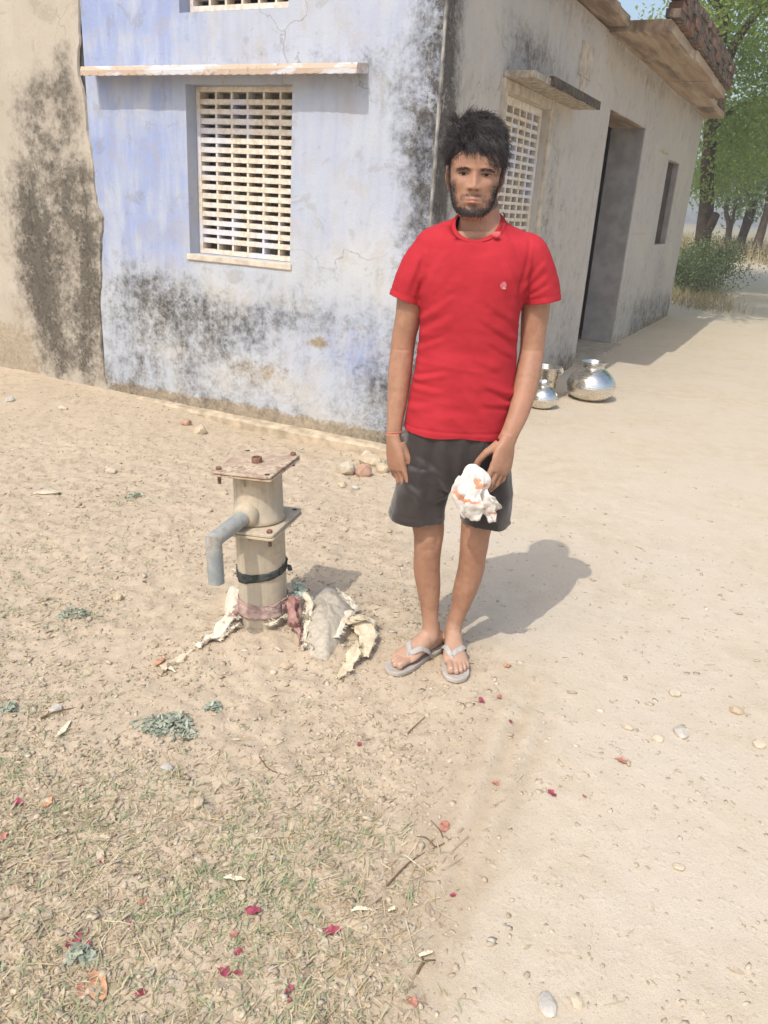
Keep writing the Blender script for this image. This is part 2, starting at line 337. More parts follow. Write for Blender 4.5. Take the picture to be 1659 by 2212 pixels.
# blue wall -----------------------------------------------------------------
bh = [(.955, 1.755, 1.075, 2.10), (.99, 1.785, 2.49, 3.2)]
V, F, no = wall_mesh(2.60, -.25, HT, bh, +1, .30, .04, .006, 1.)
s, z = V[:, 0], V[:, 2]; N0 = fbm(np.c_[s, z, s * 0], 2.5, 4, 9.); s0_, z0_ = s, z; s = s + .10 * fbm(np.c_[s, z, s * 0], 3, 3, 60.); z = z + .13 * fbm(np.c_[s, z, s * 0], 3, 3, 70.)
mold = .92 * sstep(.30, .02, s + .16 * N0) * (.5 + .5 * sstep(.6, 1.5, z)) + .22 * sstep(.8, .1, s) * (.6 + N0) + .28 * blob(s, z, .35, 2.1, .35, .22) + .60 * blob(s, z, 2.1, .78, .5, .20) + .48 * blob(s, z, 1.35, .70, .55, .18) + .42 * blob(s, z, 1.75, .45, .55, .28) \
    + .30 * blob(s, z, .75, .74, .35, .2) + .42 * blob(s, z, .15, .35, .25, .3) + .22 * box2(s, z, 0, 2.6, -.3, .16, .12) + .3 * blob(s, z, 2.35, .25, .4, .4) + .28 * box2(s, z, .45, 1.6, 2.19, 2.28, .05) + .24 * sstep(1.2, .5, z)
blue = np.clip(.95 * sstep(1.45, 2.1, s) * sstep(.75, 1.1, z) + .45 * sstep(.9, 1.4, z) + .75 * blob(s, z, .45, .55, .3, .22) + .3 * blob(s, z, .9, .45, .5, .3) + .3 * N0, 0, 1)
s, z = s0_, z0_; tanm = .3 * blob(s, z, 1.0, 2.42, .25, .1) + .5 * blob(s, z, 1.82, 1.27, .07, .03) + .75 * box2(s, z, 0, 2.6, -.3, .1, .07) + .5 * blob(s, z, 1.2, .35, .5, .2) + .25 * blob(s, z, .45, 1.1, .25, .15) + .7 * blob(s, z, .75, .58, .12, .03) + .8 * blob(s, z, .72, .62, .05, .02)
w = in_house(mkobj('blue_wall', V, F, mat_blue, None, False, np.c_[np.clip(mold, 0, 1.2), blue, np.clip(tanm, 0, 1)]), ADEG)
w['label'] = 'sunlit blue limewashed wall with black mould'
# beige annex wall with a ragged plaster edge standing 2 cm proud -------------
edge = [(-.3, 2.585), (0, 2.578), (.36, 2.615), (.62, 2.60), (.875, 2.559), (1.12, 2.555), (1.20, 2.52), (1.27, 2.51), (1.34, 2.575), (1.379, 2.565), (1.62, 2.57), (1.80, 2.60), (1.965, 2.60), (2.2, 2.65), (2.35, 2.62), (2.588, 2.60), (3.25, 2.58)]
zz = np.linspace(-.3, HT, 110); ss_ = np.interp(zz, [e[0] for e in edge], [e[1] for e in edge]) + fbm(np.c_[zz, zz * 0, zz * 0], 14, 3) * .018
uu = np.r_[0, .002, np.linspace(.03, 1, 60)]; V = []; F = []
for j, zq in enumerate(zz):
    for i, u in enumerate(uu):
        sq = ss_[j] + (6.2 - ss_[j]) * u; V.append((sq, -.004 if i == 0 else .011, zq))
V = np.array(V); nu = len(uu); k = V[:, 1] > .006
V[k, 1] += fbm(np.c_[V[k, 0], V[k, 2], V[k, 0] * 0 + 4], 2, 3) * .012
F = [(j * nu + i, j * nu + nu + i, j * nu + nu + i + 1, j * nu + i + 1) for j in range(len(zz) - 1) for i in range(nu - 1)]
n0 = len(V); V = np.vstack([V, [(2.5, -.3, -.3), (6.2, -.3, -.3), (6.2, -.3, HT), (2.5, -.3, HT), (6.2, .02, -.3), (6.2, .02, HT), (2.6, .02, HT)]])
F += [(n0, n0 + 1, n0 + 2, n0 + 3), (n0 + 1, n0 + 4, n0 + 5, n0 + 2), (n0 + 3, n0 + 2, n0 + 5, n0 + 6)]
s, z = V[:, 0], V[:, 2]; N0 = fbm(np.c_[s * 1.6, z * .6, s * 0], 2.2, 4, 21.); s = s + .16 * fbm(np.c_[s, z * .5, s * 0], 3, 4, 60.); z = z + .28 * fbm(np.c_[s, z, s * 0], 2.2, 4, 70.)
mold = .86 * box2(s, z, 2.74, 3.3, .1, 2.25, .12) + .3 * fbm(np.c_[s * 5, z * .6, s * 0], 1.6, 3, 80.) + .74 * box2(s, z, 2.5, 2.8, .0, 1.55, .1) + .45 * box2(s, z, 3.2, 3.5, .5, 1.6, .15) - .10 + .45 * N0 + .3 * blob(s, z, 3.25, 2.35, .1, .1) + .10 + .2 * blob(s, z, 2.9, 1.0, .4, .6)
w = in_house(mkobj('beige_wall', V, F, mat_beige, None, False, np.c_[np.clip(mold, 0, 1.2), s * 0 + .2, np.clip(.25 + .4 * box2(s, z, 3.3, 6, -.3, .5, .2), 0, 1)]), ADEG)
w['label'] = 'beige rendered wall with tall black mould stains'
# right wall ------------------------------------------------------------------
RL = 9.72
rh = [(1.02, 1.98, 1.02, 2.19), (3.87, 5.60, .02, 2.41), (7.36, 8.27, 1.145, 2.21)]
V, F, no = wall_mesh(RL, -.25, 2.97, rh, -1, .38, .05, .008, 2.)
s, z = V[:, 0], V[:, 2]; N0 = fbm(np.c_[s, z, s * 0], 1.8, 4, 33.)
mold = 1.15 * sstep(.40, .10, s + .2 * N0) * sstep(1.2, 1.45, z + .1 * N0) + .75 * blob(s, z, 1.5, 2.47, .62, .15) + .42 * blob(s, z, 2.35, 1.7, .12, .55) + .3 * blob(s, z, 2.5, .9, .4, .5) + .5 * box2(s, z, 1.0, 3.8, -.2, .18, .14) + .5 * box2(s, z, 6.6, 9.7, -.2, .42, .2) \
    + .3 * blob(s, z, 8.1, .75, .5, .3) + .3 * box2(s, z, .4, 9.7, 2.82, 3., .08) + .12 * sstep(.9, .2, z) + .25 * blob(s, z, .12, 1.7, .15, .6) * (1 + N0) + .22 * blob(s, z, 3.2, 1.2, .5, .9) + .12 + .2 * N0 + .25 * blob(s, z, 6.0, .5, .5, .4) + .3 * box2(s, z, 2.08, 2.3, .8, 2.25, .08)
tanm = .16 + .2 * N0 + .7 * sstep(.35, .1, s) * sstep(1.35, 1.15, z) + .4 * blob(s, z, 1.5, 2.2, .4, .07) + .55 * blob(s, z, 6.8, 2.25, .6, .02) + .4 * blob(s, z, 6.4, 1.28, .8, .03) + .16 * box2(s, z, 2.5, 9.7, 2.78, 3, .08) + .15 * blob(s, z, 4.5, 2.7, .5, .2) + .35 * box2(s, z, 0, 9.7, -.2, .12, .1)
w = in_house(mkobj('grey_wall', V, F, mat_grey, None, False, np.c_[np.clip(mold, 0, 1.2), np.clip(.3 + .4 * N0, 0, 1), np.clip(tanm, 0, 1)]))
w['label'] = 'shaded grey side wall with door and slit window'
# far end wall, back, floor and roof (a closed dark room) ----------------------
mat_jamb = simple('grey_blue_distemper', S(160, 156, 152), .9, .2, 5, .1)
mat_room = simple('plain_room_wall', S(150, 140, 128), .95, .2, 4)  # even mid brown-grey for the room floor and partitions
q = MB(); q.box((RL - .38, .385, -.25), (RL, 2.9, 2.97)); q.box((.33, 2.9, -.25), (RL, 3.2, 2.97)); q.box((-.02, 2.65, -.25), (.25, 3.2, 3.0)); in_house(q.build('end_wall', mat_grey))
q = MB(); q.box((.31, .383, -.2), (RL - .39, 2.89, .03)); in_house(q.build('room_floor', mat_room))
q = MB(); q.box((3.0, .384, .03), (3.12, 2.885, 2.96)); in_house(q.build('partition_wall', mat_room)); q = MB(); q.box((6.6, .384, .03), (6.72, 2.885, 2.96)); in_house(q.build('partition_wall', mat_room))
# door jambs get their grey-blue paint as 4 mm skins on the reveals
q = MB(); q.box((5.594, .012, .03), (5.6005, .379, 2.405)); in_house(q.build('door_jamb', mat_jamb)); q = MB(); q.box((3.8695, .012, .03), (3.876, .379, 2.405)); in_house(q.build('door_jamb', mat_jamb))
q = MB(); q.box((8.263, .014, 1.15), (8.2705, .379, 2.205)); in_house(q.build('window_reveal', mat_jamb)); q = MB(); q.box((7.36, .085, 1.145), (8.26, .10, 2.21)); q.box((7.80, .077, 1.15), (7.83, .09, 2.2)); in_house(q.build('shutter', simple('dark_wood', S(84, 72, 64), .9, .3, 6)))
mat_stone = NT('red_sandstone', .9, .15); n = mat_stone.noise(3, 6, .6, mat_stone.scale((.22, 2.4, 1))); n2 = mat_stone.noise(25, 5)
c = mat_stone.mix(mat_stone.ss(n, .35, .65), S(164, 140, 120), S(188, 170, 146)); c = mat_stone.mix(mat_stone.ss(n, .55, .72), c, S(196, 184, 164)); c = mat_stone.mix(mat_stone.ss(mat_stone.noise(2.2, 5, .65, mat_stone.scale((.3, 2, 1))), .45, .62, 0, .75), c, S(112, 96, 82)); mat_stone.col(c); mat_stone.bump(n2, .3, .01); mat_stone = mat_stone.m
q = MB(); q.box((3.82, .006, 2.405), (5.66, .376, 2.43)); o = in_house(q.build('door_lintel', mat_stone))
q = MB(); q.box((3.80, -.1, -.1), (5.7, .37, .024)); o = in_house(q.build('door_step', simple('cement', S(180, 168, 148), .95, .2, 9, .2))); bevel(o, .01)
# roof slabs ------------------------------------------------------------------
def slab(x0, x1, y0, y1, z0, z1, name='roof_slab', mat=mat_stone, seg=10, rag=.012, seed=0):
    """a rough flag stone: top, bottom and chipped edges"""
    xs = np.linspace(x0, x1, seg * 3); ys = np.linspace(y0, y1, seg); V = []; F = []
    for lev, zq in ((0, z0), (1, z1)):
        for j, yq in enumerate(ys):
            for i, xq in enumerate(xs):
                e = fbm(np.array([[xq * 6, yq * 6, seed]]), 1.6, 3)[0] * rag
                V.append((xq + (e if i in (0, len(xs) - 1) else 0), yq + (e if j in (0, seg - 1) else 0), zq + fbm(np.array([[xq, yq, seed + lev * 5]]), 2.5, 2)[0] * rag * .5))
    n = len(xs); nn = n * seg
    for j in range(seg - 1):
        for i in range(n - 1):
            a = j * n + i; F.append((a, a + n, a + n + 1, a + 1)); F.append((nn + a, nn + a + 1, nn + a + n + 1, nn + a + n))
    for i in range(n - 1): F.append((i, i + 1, nn + i + 1, nn + i)); a = (seg - 1) * n + i; F.append((a + 1, a, nn + a, nn + a + 1))
    for j in range(seg - 1): a = j * n; F.append((a + n, a, nn + a, nn + a + n)); a = j * n + n - 1; F.append((a, a + n, nn + a + n, nn + a))
    o = mkobj(name, V, F, mat, None, True); fix_normals(o); o.data.set_sharp_from_angle(angle=R_(35)); return in_house(o)
slab(-.06, 2.92, -.19, .36, 2.985, 3.06, seed=1)
xx = 3.42
for k, (wd, pr) in enumerate(((1.42, .51), (1.36, .525), (1.43, .51))):
    slab(xx, xx + wd - .006, -pr, .36, 2.957 + .005 * (k % 2), 3.04 + .004 * k, seed=k + 3); xx += wd
slab(2.93, 3.41, -.17, .36, 2.99, 3.065, seed=9)
slab(xx, xx + 1.0, -.30, .36, 2.965, 3.04, seed=12); slab(xx + 1.005, 9.86, -.27, .36, 2.95, 3.03, seed=13)
q = MB(); q.box((-.02, .37, 3.0), (9.8, 3.25, 3.12)); in_house(q.build('roof_deck', simple('roof_concrete', S(140, 125, 105))))
mat_brick = NT('sooty_brick', .95, .1); n = mat_brick.noise(14, 6, .65); rr = mat_brick.rnd(); c = mat_brick.mix(mat_brick.ss(n, .42, .62), S(92, 82, 72), S(130, 114, 100)); c = mat_brick.mix(mat_brick.ss(rr, .86, .9, 0, .6), c, S(146, 108, 90)); c = mat_brick.mix(mat_brick.ss(n, .58, .7), c, S(170, 158, 140)); mat_brick.col(c); mat_brick.bump(n, .6, .02); mat_brick = mat_brick.m
def coping(x0, x1, yo, z0, rows):
    q = MB()
    for r in range(rows):
        x = x0 + (.1 if r % 2 else 0)
        while x < x1:
            l = random.uniform(.19, .25); q.box((x, yo + random.uniform(-.012, .016), z0 + r * .075 + random.uniform(0, .004)), (min(x + l - .008, x1), yo + .12, z0 + r * .075 + .07 + random.uniform(-.01, .01)), None, .006); x += l
    return in_house(q.build('brick_coping', mat_brick))
coping(3.44, 7.66, -.565, 3.055, 4); coping(7.64, 9.84, -.255, 3.05, 3); slab(2.15, 3.42, -.50, .36, 3.215, 3.30, seed=21); q = MB(); q.box((2.12, -.012, 3.066), (3.40, .36, 3.212)); in_house(q.build('added_slab_base', mat_grey))  # unseen top slab and its base added to shape the eave's ground shadow
# window shade slabs ----------------------------------------------------------
mat_shade = simple('pale_stone', S(192, 180, 162), .9, .25, 14, .3)
slab(.95, 2.62, -.205, .05, 2.262, 2.302, 'sunshade', simple('mouldy_stone', S(172, 162, 144), .95, .4, 22, .4), seed=15)
def wavy_shade(s0, s1, proj, z0, z1):
    xs = np.linspace(s0, s1, 150); V = []; F = []
    wv = .006 * np.abs(np.sin(xs * 48)) + fbm(np.c_[xs, xs * 0, xs * 0], 9, 2) * .003
    for i, x in enumerate(xs):
        b = z0 - wv[i]; p = proj + .008 * fbm(np.array([[x, 0, 3]]), 8, 3)[0]
        V += [(x, -.05, z0 + .02), (x, p, b), (x, p + .004, (z0 + z1) / 2), (x, p - .004, z1), (x, -.05, z1 + .02)]
    for i in range(len(xs) - 1):
        for j in range(5): F.append((i * 5 + j, (i + 1) * 5 + j, (i + 1) * 5 + (j + 1) % 5, i * 5 + (j + 1) % 5))
    F += [(4, 3, 2, 1, 0), tuple((len(xs) - 1) * 5 + j for j in range(5))]
    o = mkobj('sunshade', V, F, None); fix_normals(o); return o
m = NT('patchy_limewashed_stone', .9, .15); n = m.noise(5, 5, .6, m.scale((1, 1, 3))); n2 = m.noise(40, 4); c = m.mix(m.ss(n, .45, .6), S(194, 174, 154), S(208, 208, 212)); c = m.mix(m.ss(n2, .58, .7, 0, .6), c, S(150, 128, 106)); m.col(c); m.bump(n2, .3, .006); m_ws = m.m
o = wavy_shade(.45, 2.50, .135, 2.135, 2.185); o.data.materials.append(m_ws); in_house(o, ADEG)
q = MB(); q.box((1.30, -.222, 2.266), (2.63, -.196, 2.318), None, .006); in_house(q.build('mouldy_edge', simple('black_mould', S(92, 84, 74), .95, .5, 30, .5)))
xs = np.linspace(-.2, HT, 160); V = []; F = []
for x in xs:
    e = .004 * fbm(np.array([[x, 0, 5]]), 9, 3)[0]; V += [(-.0085 + e, .007 + e, x), (-.0075 + e, -.006 + e, x), (.006 + 2 * e, -.0085, x)]
for i in range(len(xs) - 1):
    for j in range(2): F.append((i * 3 + j, i * 3 + j + 1, i * 3 + 4 + j, i * 3 + 3 + j))
o = mkobj('corner_edge', V, F, simple('pale_corner_render', S(150, 146, 138), .95, .75, 7, .5)); fix_normals(o); in_house(o)
# jali lattices ---------------------------------------------------------------
m = NT('precast_lattice', .9, .15); n = m.noise(30, 5); n2 = m.noise(3, 3); c = m.mix(m.ss(n, .35, .65), S(204, 190, 168), S(222, 214, 200)); c = m.mix(m.ss(n2, .5, .65, 0, .6), c, S(206, 210, 226)); m.col(c); m.bump(n, .2, .005); mat_jali = m.m
mat_rev = simple('blue_reveal', S(192, 200, 226), .92, .12, 10, .1)
def jali(s0, s1, z0, z1, cols, rows, out, y0, fr=.03, name='window_lattice', bw=.015, bh_=.032, dep=.085):
    f_ = out; q = MB()
    def bx(a, b, c, d, e, g): lo, hi = sorted((c, d)); q.box((a, lo, e), (b, hi, g))
    yb = y0 - f_ * dep
    xs = np.linspace(s0 + fr, s1 - fr, cols + 1); zs = np.linspace(z0 + fr, z1 - fr, rows + 1)
    for x in xs[1:-1]: bx(x - bw / 2, x + bw / 2, y0 - f_ * .003, yb + f_ * .004, z0 + fr, z1 - fr)
    for zq in zs[1:-1]:
        h = bh_ / 2 + random.uniform(-.0012, .0012); bx(s0 + fr, s1 - fr, y0, yb, zq - h, zq + h)
    bx(s0, s0 + fr, y0 + f_ * .004, yb - f_ * .004, z0, z1); bx(s1 - fr, s1, y0 + f_ * .004, yb - f_ * .004, z0, z1)
    bx(s0 + fr, s1 - fr, y0 + f_ * .006, yb - f_ * .006, z0, z0 + fr); bx(s0 + fr, s1 - fr, y0 + f_ * .006, yb - f_ * .006, z1 - fr, z1)
    return q.build(name, mat_jali)
in_house(jali(.957, 1.753, 1.078, 2.098, 6, 17, +1, -.105), ADEG)
q = MB(); q.box((.80, -.262, 1.0), (1.9, -.245, 2.2)); in_house(q.build('added_backing_board', simple('grey_board', S(176, 170, 164), .95, .25, 6)), ADEG)  # board added behind the lattice to lighten its dark gaps
in_house(jali(.992, 1.783, 2.512, 3.19, 6, 11, +1, -.10), ADEG)
in_house(jali(1.022, 1.978, 1.022, 2.188, 6, 19, -1, .05, .05, bw=.03, bh_=.022, dep=.07))
q = MB(); q.box((.94, -.30, 1.035), (1.775, .012, 1.073)); o = in_house(q.build('window_sill', simple('sill_plaster', S(206, 192, 172), .9, .2, 12, .2)), ADEG); bevel(o, .006)
q = MB()   # raised plaster surround of the side window
for b4 in ((.94, 1.016, 1.0, 2.262), (1.984, 2.07, 1.0, 2.262)): q.box((b4[0], -.022, b4[2]), (b4[1], .03, b4[3]))
q.box((1.016, -.019, 2.194), (1.984, .03, 2.26)); o = in_house(q.build('window_surround', mat_shade)); bevel(o, .006)
# plinth ledge ----------------------------------------------------------------
xs = np.linspace(-.05, 2.75, 120); V = []; F = []
for x in xs:
    e = fbm(np.array([[x, 0, 1]]), 5, 3)[0] * .012; h = fbm(np.array([[x, 2, 1]]), 7, 3)[0] * .008
    V += [(x, -.02, -.3), (x, .075 + e, -.3), (x, .07 + e, -.012 + h), (x, .055 + e, .004 + h), (x, -.02, .014)]
for i in range(len(xs) - 1):
    for j in range(1, 4): F.append((i * 5 + j, i * 5 + j + 1, i * 5 + 6 + j, i * 5 + 5 + j))
F += [(0, 1, 2, 3, 4)]
o = in_house(mkobj('plinth', V, F, simple('cracked_cement', S(184, 168, 144), .95, .3, 12, .5)), ADEG); fix_normals(o)
# little plaster tags under the eave (remains of an old fixing)
q = MB(); q.box((2.62, -.014, 2.52), (3.0, .02, 2.76)); q.box((2.7, -.02, 2.28), (2.82, .02, 2.52), None, .012); o = in_house(q.build('plaster_patch', mat_shade)); bevel(o, .006)
# ------------------------------------------------------------------ hand pump
def pump_mat(name, base, dust, rust, rr=.6):
    m = NT(name, .75, .3); n = m.noise(9, 6, .62); n2 = m.noise(55, 5, .7); c = m.mix(m.ss(n, .35, .62), base, dust); c = m.mix(m.ss(m.math('ADD', m.math('MULTIPLY', n2, .6), m.math('MULTIPLY', n, .4)), .52, .60, 0, rr), c, rust); st = m.noise(6, 6, .65, m.scale((5, 5, .6))); c = m.mix(m.ss(st, .52, .7, 0, .45), c, tuple(x * .55 for x in dust[:3]) + (1,)); c = m.mix(m.ss(st, .42, .32, 0, .3), c, tuple(min(x * 1.25, 1) for x in dust[:3]) + (1,)); m.col(c); m.bump(n2, .25, .003); m.rough(m.ss(n, .3, .7, .55, .9)); return m.m
m_pipe = pump_mat('dusty_galvanised_pipe', S(176, 166, 148), S(192, 178, 154), S(160, 136, 110), .35)
m_spout = pump_mat('grey_galvanised_spout', S(140, 146, 146), S(166, 166, 158), S(150, 112, 92), .45)
m_plate = pump_mat('rusty_flange', S(150, 124, 108), S(198, 180, 154), S(128, 96, 82), .8)
m_bolt = simple('rusty_bolt', S(132, 100, 84), .8, .4, 60, .3)
pump = empty('hand_pump', tuple(PUMP + [0, 0, .02])); tag(pump, 'headless village hand pump, galvanised pipe with square flanges and bent spout', 'water pump')
LEAN = Matrix.Rotation(R_(-2.6), 4, 'Y')    # the post leans a little to the left
PA = math.atan2(.968, .249)                 # long axis of the flanges
def pm(o): o.parent = pump; o.matrix_local = LEAN; return o
def rplate(q, hx, hy, z0, z1, r=.014):
    pts = []
    for sx, sy, a0 in ((1, 1, 0), (-1, 1, 90), (-1, -1, 180), (1, -1, 270)):
        for a in np.linspace(a0, a0 + 90, 5): pts.append((sx * (hx - r) + r * math.cos(R_(a)), sy * (hy - r) + r * math.sin(R_(a))))
    def ring(z, k=0): return [(math.cos(PA) * (x * (1 - k)) - math.sin(PA) * (y * (1 - k)), math.sin(PA) * (x * (1 - k)) + math.cos(PA) * (y * (1 - k)), z) for x, y in pts]
    q.loft([ring(z0, .008), ring(z0 + .0012), ring(z1 - .0012), ring(z1, .008)])
def pxy(x, y): return (math.cos(PA) * x - math.sin(PA) * y, math.sin(PA) * x + math.cos(PA) * y)
HX, HY = .137, .108
q = MB(); q.lathe([(.086, -.12), (.086, .385), (.086, .3855)], 48); o = pm(q.build('pump_pipe', m_pipe, None, True))
q = MB(); q.lathe([(.0855, .372), (.089, .378), (.0905, .384), (.086, .386)], 48); pm(q.build('weld_seam', m_bolt, None, True))
q = MB(); q.lathe([(.084, .408), (.092, .412), (.0845, .424), (.0835, .56), (.0835, .592)], 48); pm(q.build('pump_chamber', m_pipe, None, True))
q = MB(); rplate(q, HX, HY, .386, .3945); rplate(q, HX - .002, HY - .002, .397, .407); pm(q.build('flange', m_pipe))
q = MB(); rplate(q, HX - .003, HY, .593, .600); rplate(q, HX, HY - .002, .603, .611); pm(q.build('flange', m_plate))
def bolt(x, y, z, shaft=.05):
    q = MB(); a = random.uniform(0, 1)
    hexr = lambda r, zz: [(x + r * math.cos(a + t), y + r * math.sin(a + t), zz) for t in np.linspace(0, 2 * math.pi, 6, endpoint=False)]
    q.loft([hexr(.0098, z), hexr(.0098, z + .008), hexr(.0078, z + .0100)])
    if shaft: q.tube([(x, y, z - .012), (x, y, z - shaft)], .0062, 8)
    pm(q.build('bolt', m_bolt))
cs = [pxy(sx * (HX - .024), sy * (HY - .022)) for sx, sy in ((-1, 1), (1, 1), (1, -1), (-1, -1))]   # left, back, right, front
bolt(*cs[0], .612); bolt(*cs[2], .612, .04); bolt(*cs[3], .408)
mh = simple('bolt_hole', S(70, 58, 50), .95, .1)
for (x, y), zz in ((cs[1], .6106), (cs[3], .6106), (cs[0], .4066), (cs[1], .4066), (cs[2], .4066)):
    q = MB(); q.lathe([(.0088, .0012), (.0078, .0006), (.001, .0004)], 16, (x, y, zz)); pm(q.build('bolt_hole', mh))
q = MB(); q.lathe([(.0175, .610), (.0175, .628), (.0165, .630), (.0125, .630), (.0115, .628), (.0115, .612), (.001, .6115)], 28); pm(q.build('rod_socket', m_bolt, None, False))
sa = R_(-112); sd = np.array([math.cos(sa), math.sin(sa), 0])
q = MB(); q.tube([np.array([0, 0, .452]) + sd * .055, np.array([0, 0, .446]) + sd * .095, np.array([0, 0, .444]) + sd * .105], [.047, .043, .034], 28); pm(q.build('spout_collar', m_pipe, None, True))
p0 = np.array([0, 0, .447]) + sd * .07; p1 = np.array([0, 0, .430]) + sd * .275
q = MB()
def spout_ring(c, t, r, n=28):
    e1 = nrm(np.cross(t, sd + ZV * .3)); e2 = np.cross(t, e1); return [c + r * (math.cos(a) * e1 + math.sin(a) * e2) for a in np.linspace(0, 2 * math.pi, n, endpoint=False)]
lat = np.cross(sd, ZV); t1 = nrm(p1 - p0)
def ring_plane(c, u, r, n=28): return [c + r * (math.cos(a) * lat + math.sin(a) * u) for a in np.linspace(0, 2 * math.pi, n, endpoint=False)]
u1 = np.cross(lat, t1) * -1; u1 = u1 if u1[2] > 0 else -u1
rr = .0262; mit = nrm(u1 + sd) ; ml = 1 / mit.dot(u1)
e_ = p1 + np.array([0, 0, -.150])
def ell(c, u, k): return [c + rr * (math.cos(a) * lat + math.sin(a) * u * k) for a in np.linspace(0, 2 * math.pi, 28, endpoint=False)]
q.loft([ell(p0, u1, 1), ell(p1 - t1 * .012, u1, 1), ell(p1, mit, ml), ell(p1 + [0, 0, -.012], sd, 1), ell(e_, sd, 1), [c * .86 + .14 * e_ for c in np.array(ell(e_, sd, 1))], [c * .84 + .16 * (e_ + [0, 0, .05]) for c in np.array(ell(e_ + np.array([0, 0, .05]), sd, 1))]], False, True)
o = pm(q.build('spout', m_spout, None, False)); o.data.polygons.foreach_set('use_smooth', np.ones(len(o.data.polygons), bool)); o.data.set_sharp_from_angle(angle=R_(28))
q = MB(); q.tube([np.array([0, 0, .585]) + sd * .083, np.array([0, 0, .565]) + sd * .098, np.array([0, 0, .55]) + sd * .084], .004, 6); pm(q.build('wire_hook', m_pipe))
q = MB(); q.tube([np.array([.01, 0, .384]) + sd * .083, np.array([.012, 0, .365]) + sd * .1, np.array([.01, 0, .352]) + sd * .084], .004, 6); pm(q.build('wire_hook', m_pipe))

# ------------------------------------------------------------------ rags at the pump
def cloth_mat(name, c, c2, sc=40):
    m = NT(name, .95, .05); n = m.noise(sc, 5, .65); w_ = m.vor(420); m.col(m.mix(m.ss(n, .38, .62), c, c2)); m.bump(m.math('ADD', n, m.math('MULTIPLY', w_, .4)), .35, .004); return m.m
def ribbon(name, pts, widths, mat, rag=.3, nu=10, up=(0, 0, 1), crump=.006, thick=.0015, seed=0.):
    """a torn strip of cloth along pts (world), crumpled, with ragged edges"""
    P = cr(np.c_[np.array(pts, float), np.array(widths)], 8); V = []; F = []
    for i in range(len(P)):
        c = P[i, :3]; t = nrm(P[min(i + 1, len(P) - 1), :3] - P[max(i - 1, 0), :3]); e = nrm(np.cross(t, up))
        for j in range(nu):
            u = (j / (nu - 1) - .5) * 2; ed = 1 + rag * fbm(np.array([[i * .45, seed, j // (nu - 1)]]), 1.0, 3)[0] * (j in (0, nu - 1))
            n3 = fbm(np.array([[i * .22 + seed, u * 1.6, seed]]), 1.3, 3)[0]
            V.append(c + e * P[i, 3] * u * ed * .5 + nrm(np.cross(e, t)) * n3 * crump * 2 + e * n3 * crump * .6)
    n = nu
    for i in range(len(P) - 1):
        for j in range(n - 1): F.append((i * n + j, i * n + j + 1, (i + 1) * n + j + 1, (i + 1) * n + j))
    if rag > .25:       # loose threads along the torn edges
        rg = np.random.default_rng(int(abs(seed) * 10) + 5)
        for i in range(len(P) - 1):
            for j, sg in ((0, -1), (n - 1, 1)):
                for _ in range(3):
                    a = np.array(V[i * n + j]); b = np.array(V[(i + 1) * n + j]); p0 = a + (b - a) * rg.random(); e = nrm(np.array(V[i * n + j]) - np.array(V[i * n + (1 if j == 0 else n - 2)])); tp = p0 + e * rg.uniform(.003, .013) * rag * 1.5 + rg.normal(0, .003, 3); w3 = nrm(b - a) * rg.uniform(.0004, .0011); k = len(V); V += [p0 - w3, p0 + w3, tp]; F.append((k, k + 1, k + 2))
    o = mkobj(name, V, F, mat, None, True); md = o.modifiers.new('s', 'SOLIDIFY'); md.thickness = thick; apply_mods(o); return o
def zz_(px, py, dz=.0): p = pg(px, py); p[2] = float(gz(p[0], p[1])[0]) + dz; return p
LV = np.array(LEAN.to_3x3())
def around(z, r, a0, a1, n, wob=.0, seed=0.): return [PUMP + [0, 0, .02] + LV @ np.array([r * math.cos(a), r * math.sin(a), z + wob * math.sin(a * 2 + seed)]) for a in np.linspace(a0, a1, n)]
c_blk = cloth_mat('black_rubber_strip', S(64, 66, 64), S(84, 86, 82)); c_mau = cloth_mat('mauve_rag', S(168, 140, 132), S(188, 166, 154)); c_red = cloth_mat('maroon_rag', S(152, 112, 106), S(174, 140, 130))
c_wht = cloth_mat('dirty_white_rag', S(206, 194, 172), S(224, 214, 196)); c_sack = cloth_mat('grey_sackcloth', S(170, 160, 144), S(188, 179, 162), 60); c_teal = cloth_mat('teal_rag', S(150, 176, 170), S(184, 194, 182)); c_tan = cloth_mat('tan_rag', S(198, 182, 152), S(214, 201, 176))
def band(z, r, w, mat, name, label, tilt=.0, ph=0., rag=.2, crump=.003, seed=0., sag=0):
    a = np.linspace(-math.pi * .5 + .95, math.pi * 1.5 + .95, 60); V = []; F = []; nu = 7
    for i, t in enumerate(a):
        for j in range(nu):
            u = (j / (nu - 1) - .5); e = 1 + rag * fbm(np.array([[math.cos(t) * 3, math.sin(t) * 3, seed + j // 6 * 3]]), 2, 3)[0]
            ww = w * (1 + sag * math.exp(-((t - ph) % (2 * math.pi) - 0) ** 2 / .5))
            rr_ = r + .0015 + abs(fbm(np.array([[math.cos(t) * 2, math.sin(t) * 2, j * .35 + seed]]), 2.2, 3)[0]) * crump * 3
            V.append(PUMP + [0, 0, .02] + LV @ np.array([rr_ * math.cos(t), rr_ * math.sin(t), z + tilt * math.cos(t - ph) + u * ww * e - sag * .5 * w * math.exp(-((t - ph) % (2 * math.pi)) ** 2 / .5)]))
    for i in range(len(a) - 1):
        for j in range(nu - 1): F.append((i * nu + j, (i + 1) * nu + j, (i + 1) * nu + j + 1, i * nu + j + 1))
    o = mkobj(name, V, F, mat, None, True); md = o.modifiers.new('s', 'SOLIDIFY'); md.thickness = .003; apply_mods(o); tag(o, label, 'rag'); return o
bnd = band(.222, .087, .027, c_blk, 'rubber_band', 'black rubber strip tied round the pump pipe', -.012, 3.7, .12, .003, 1., .5)
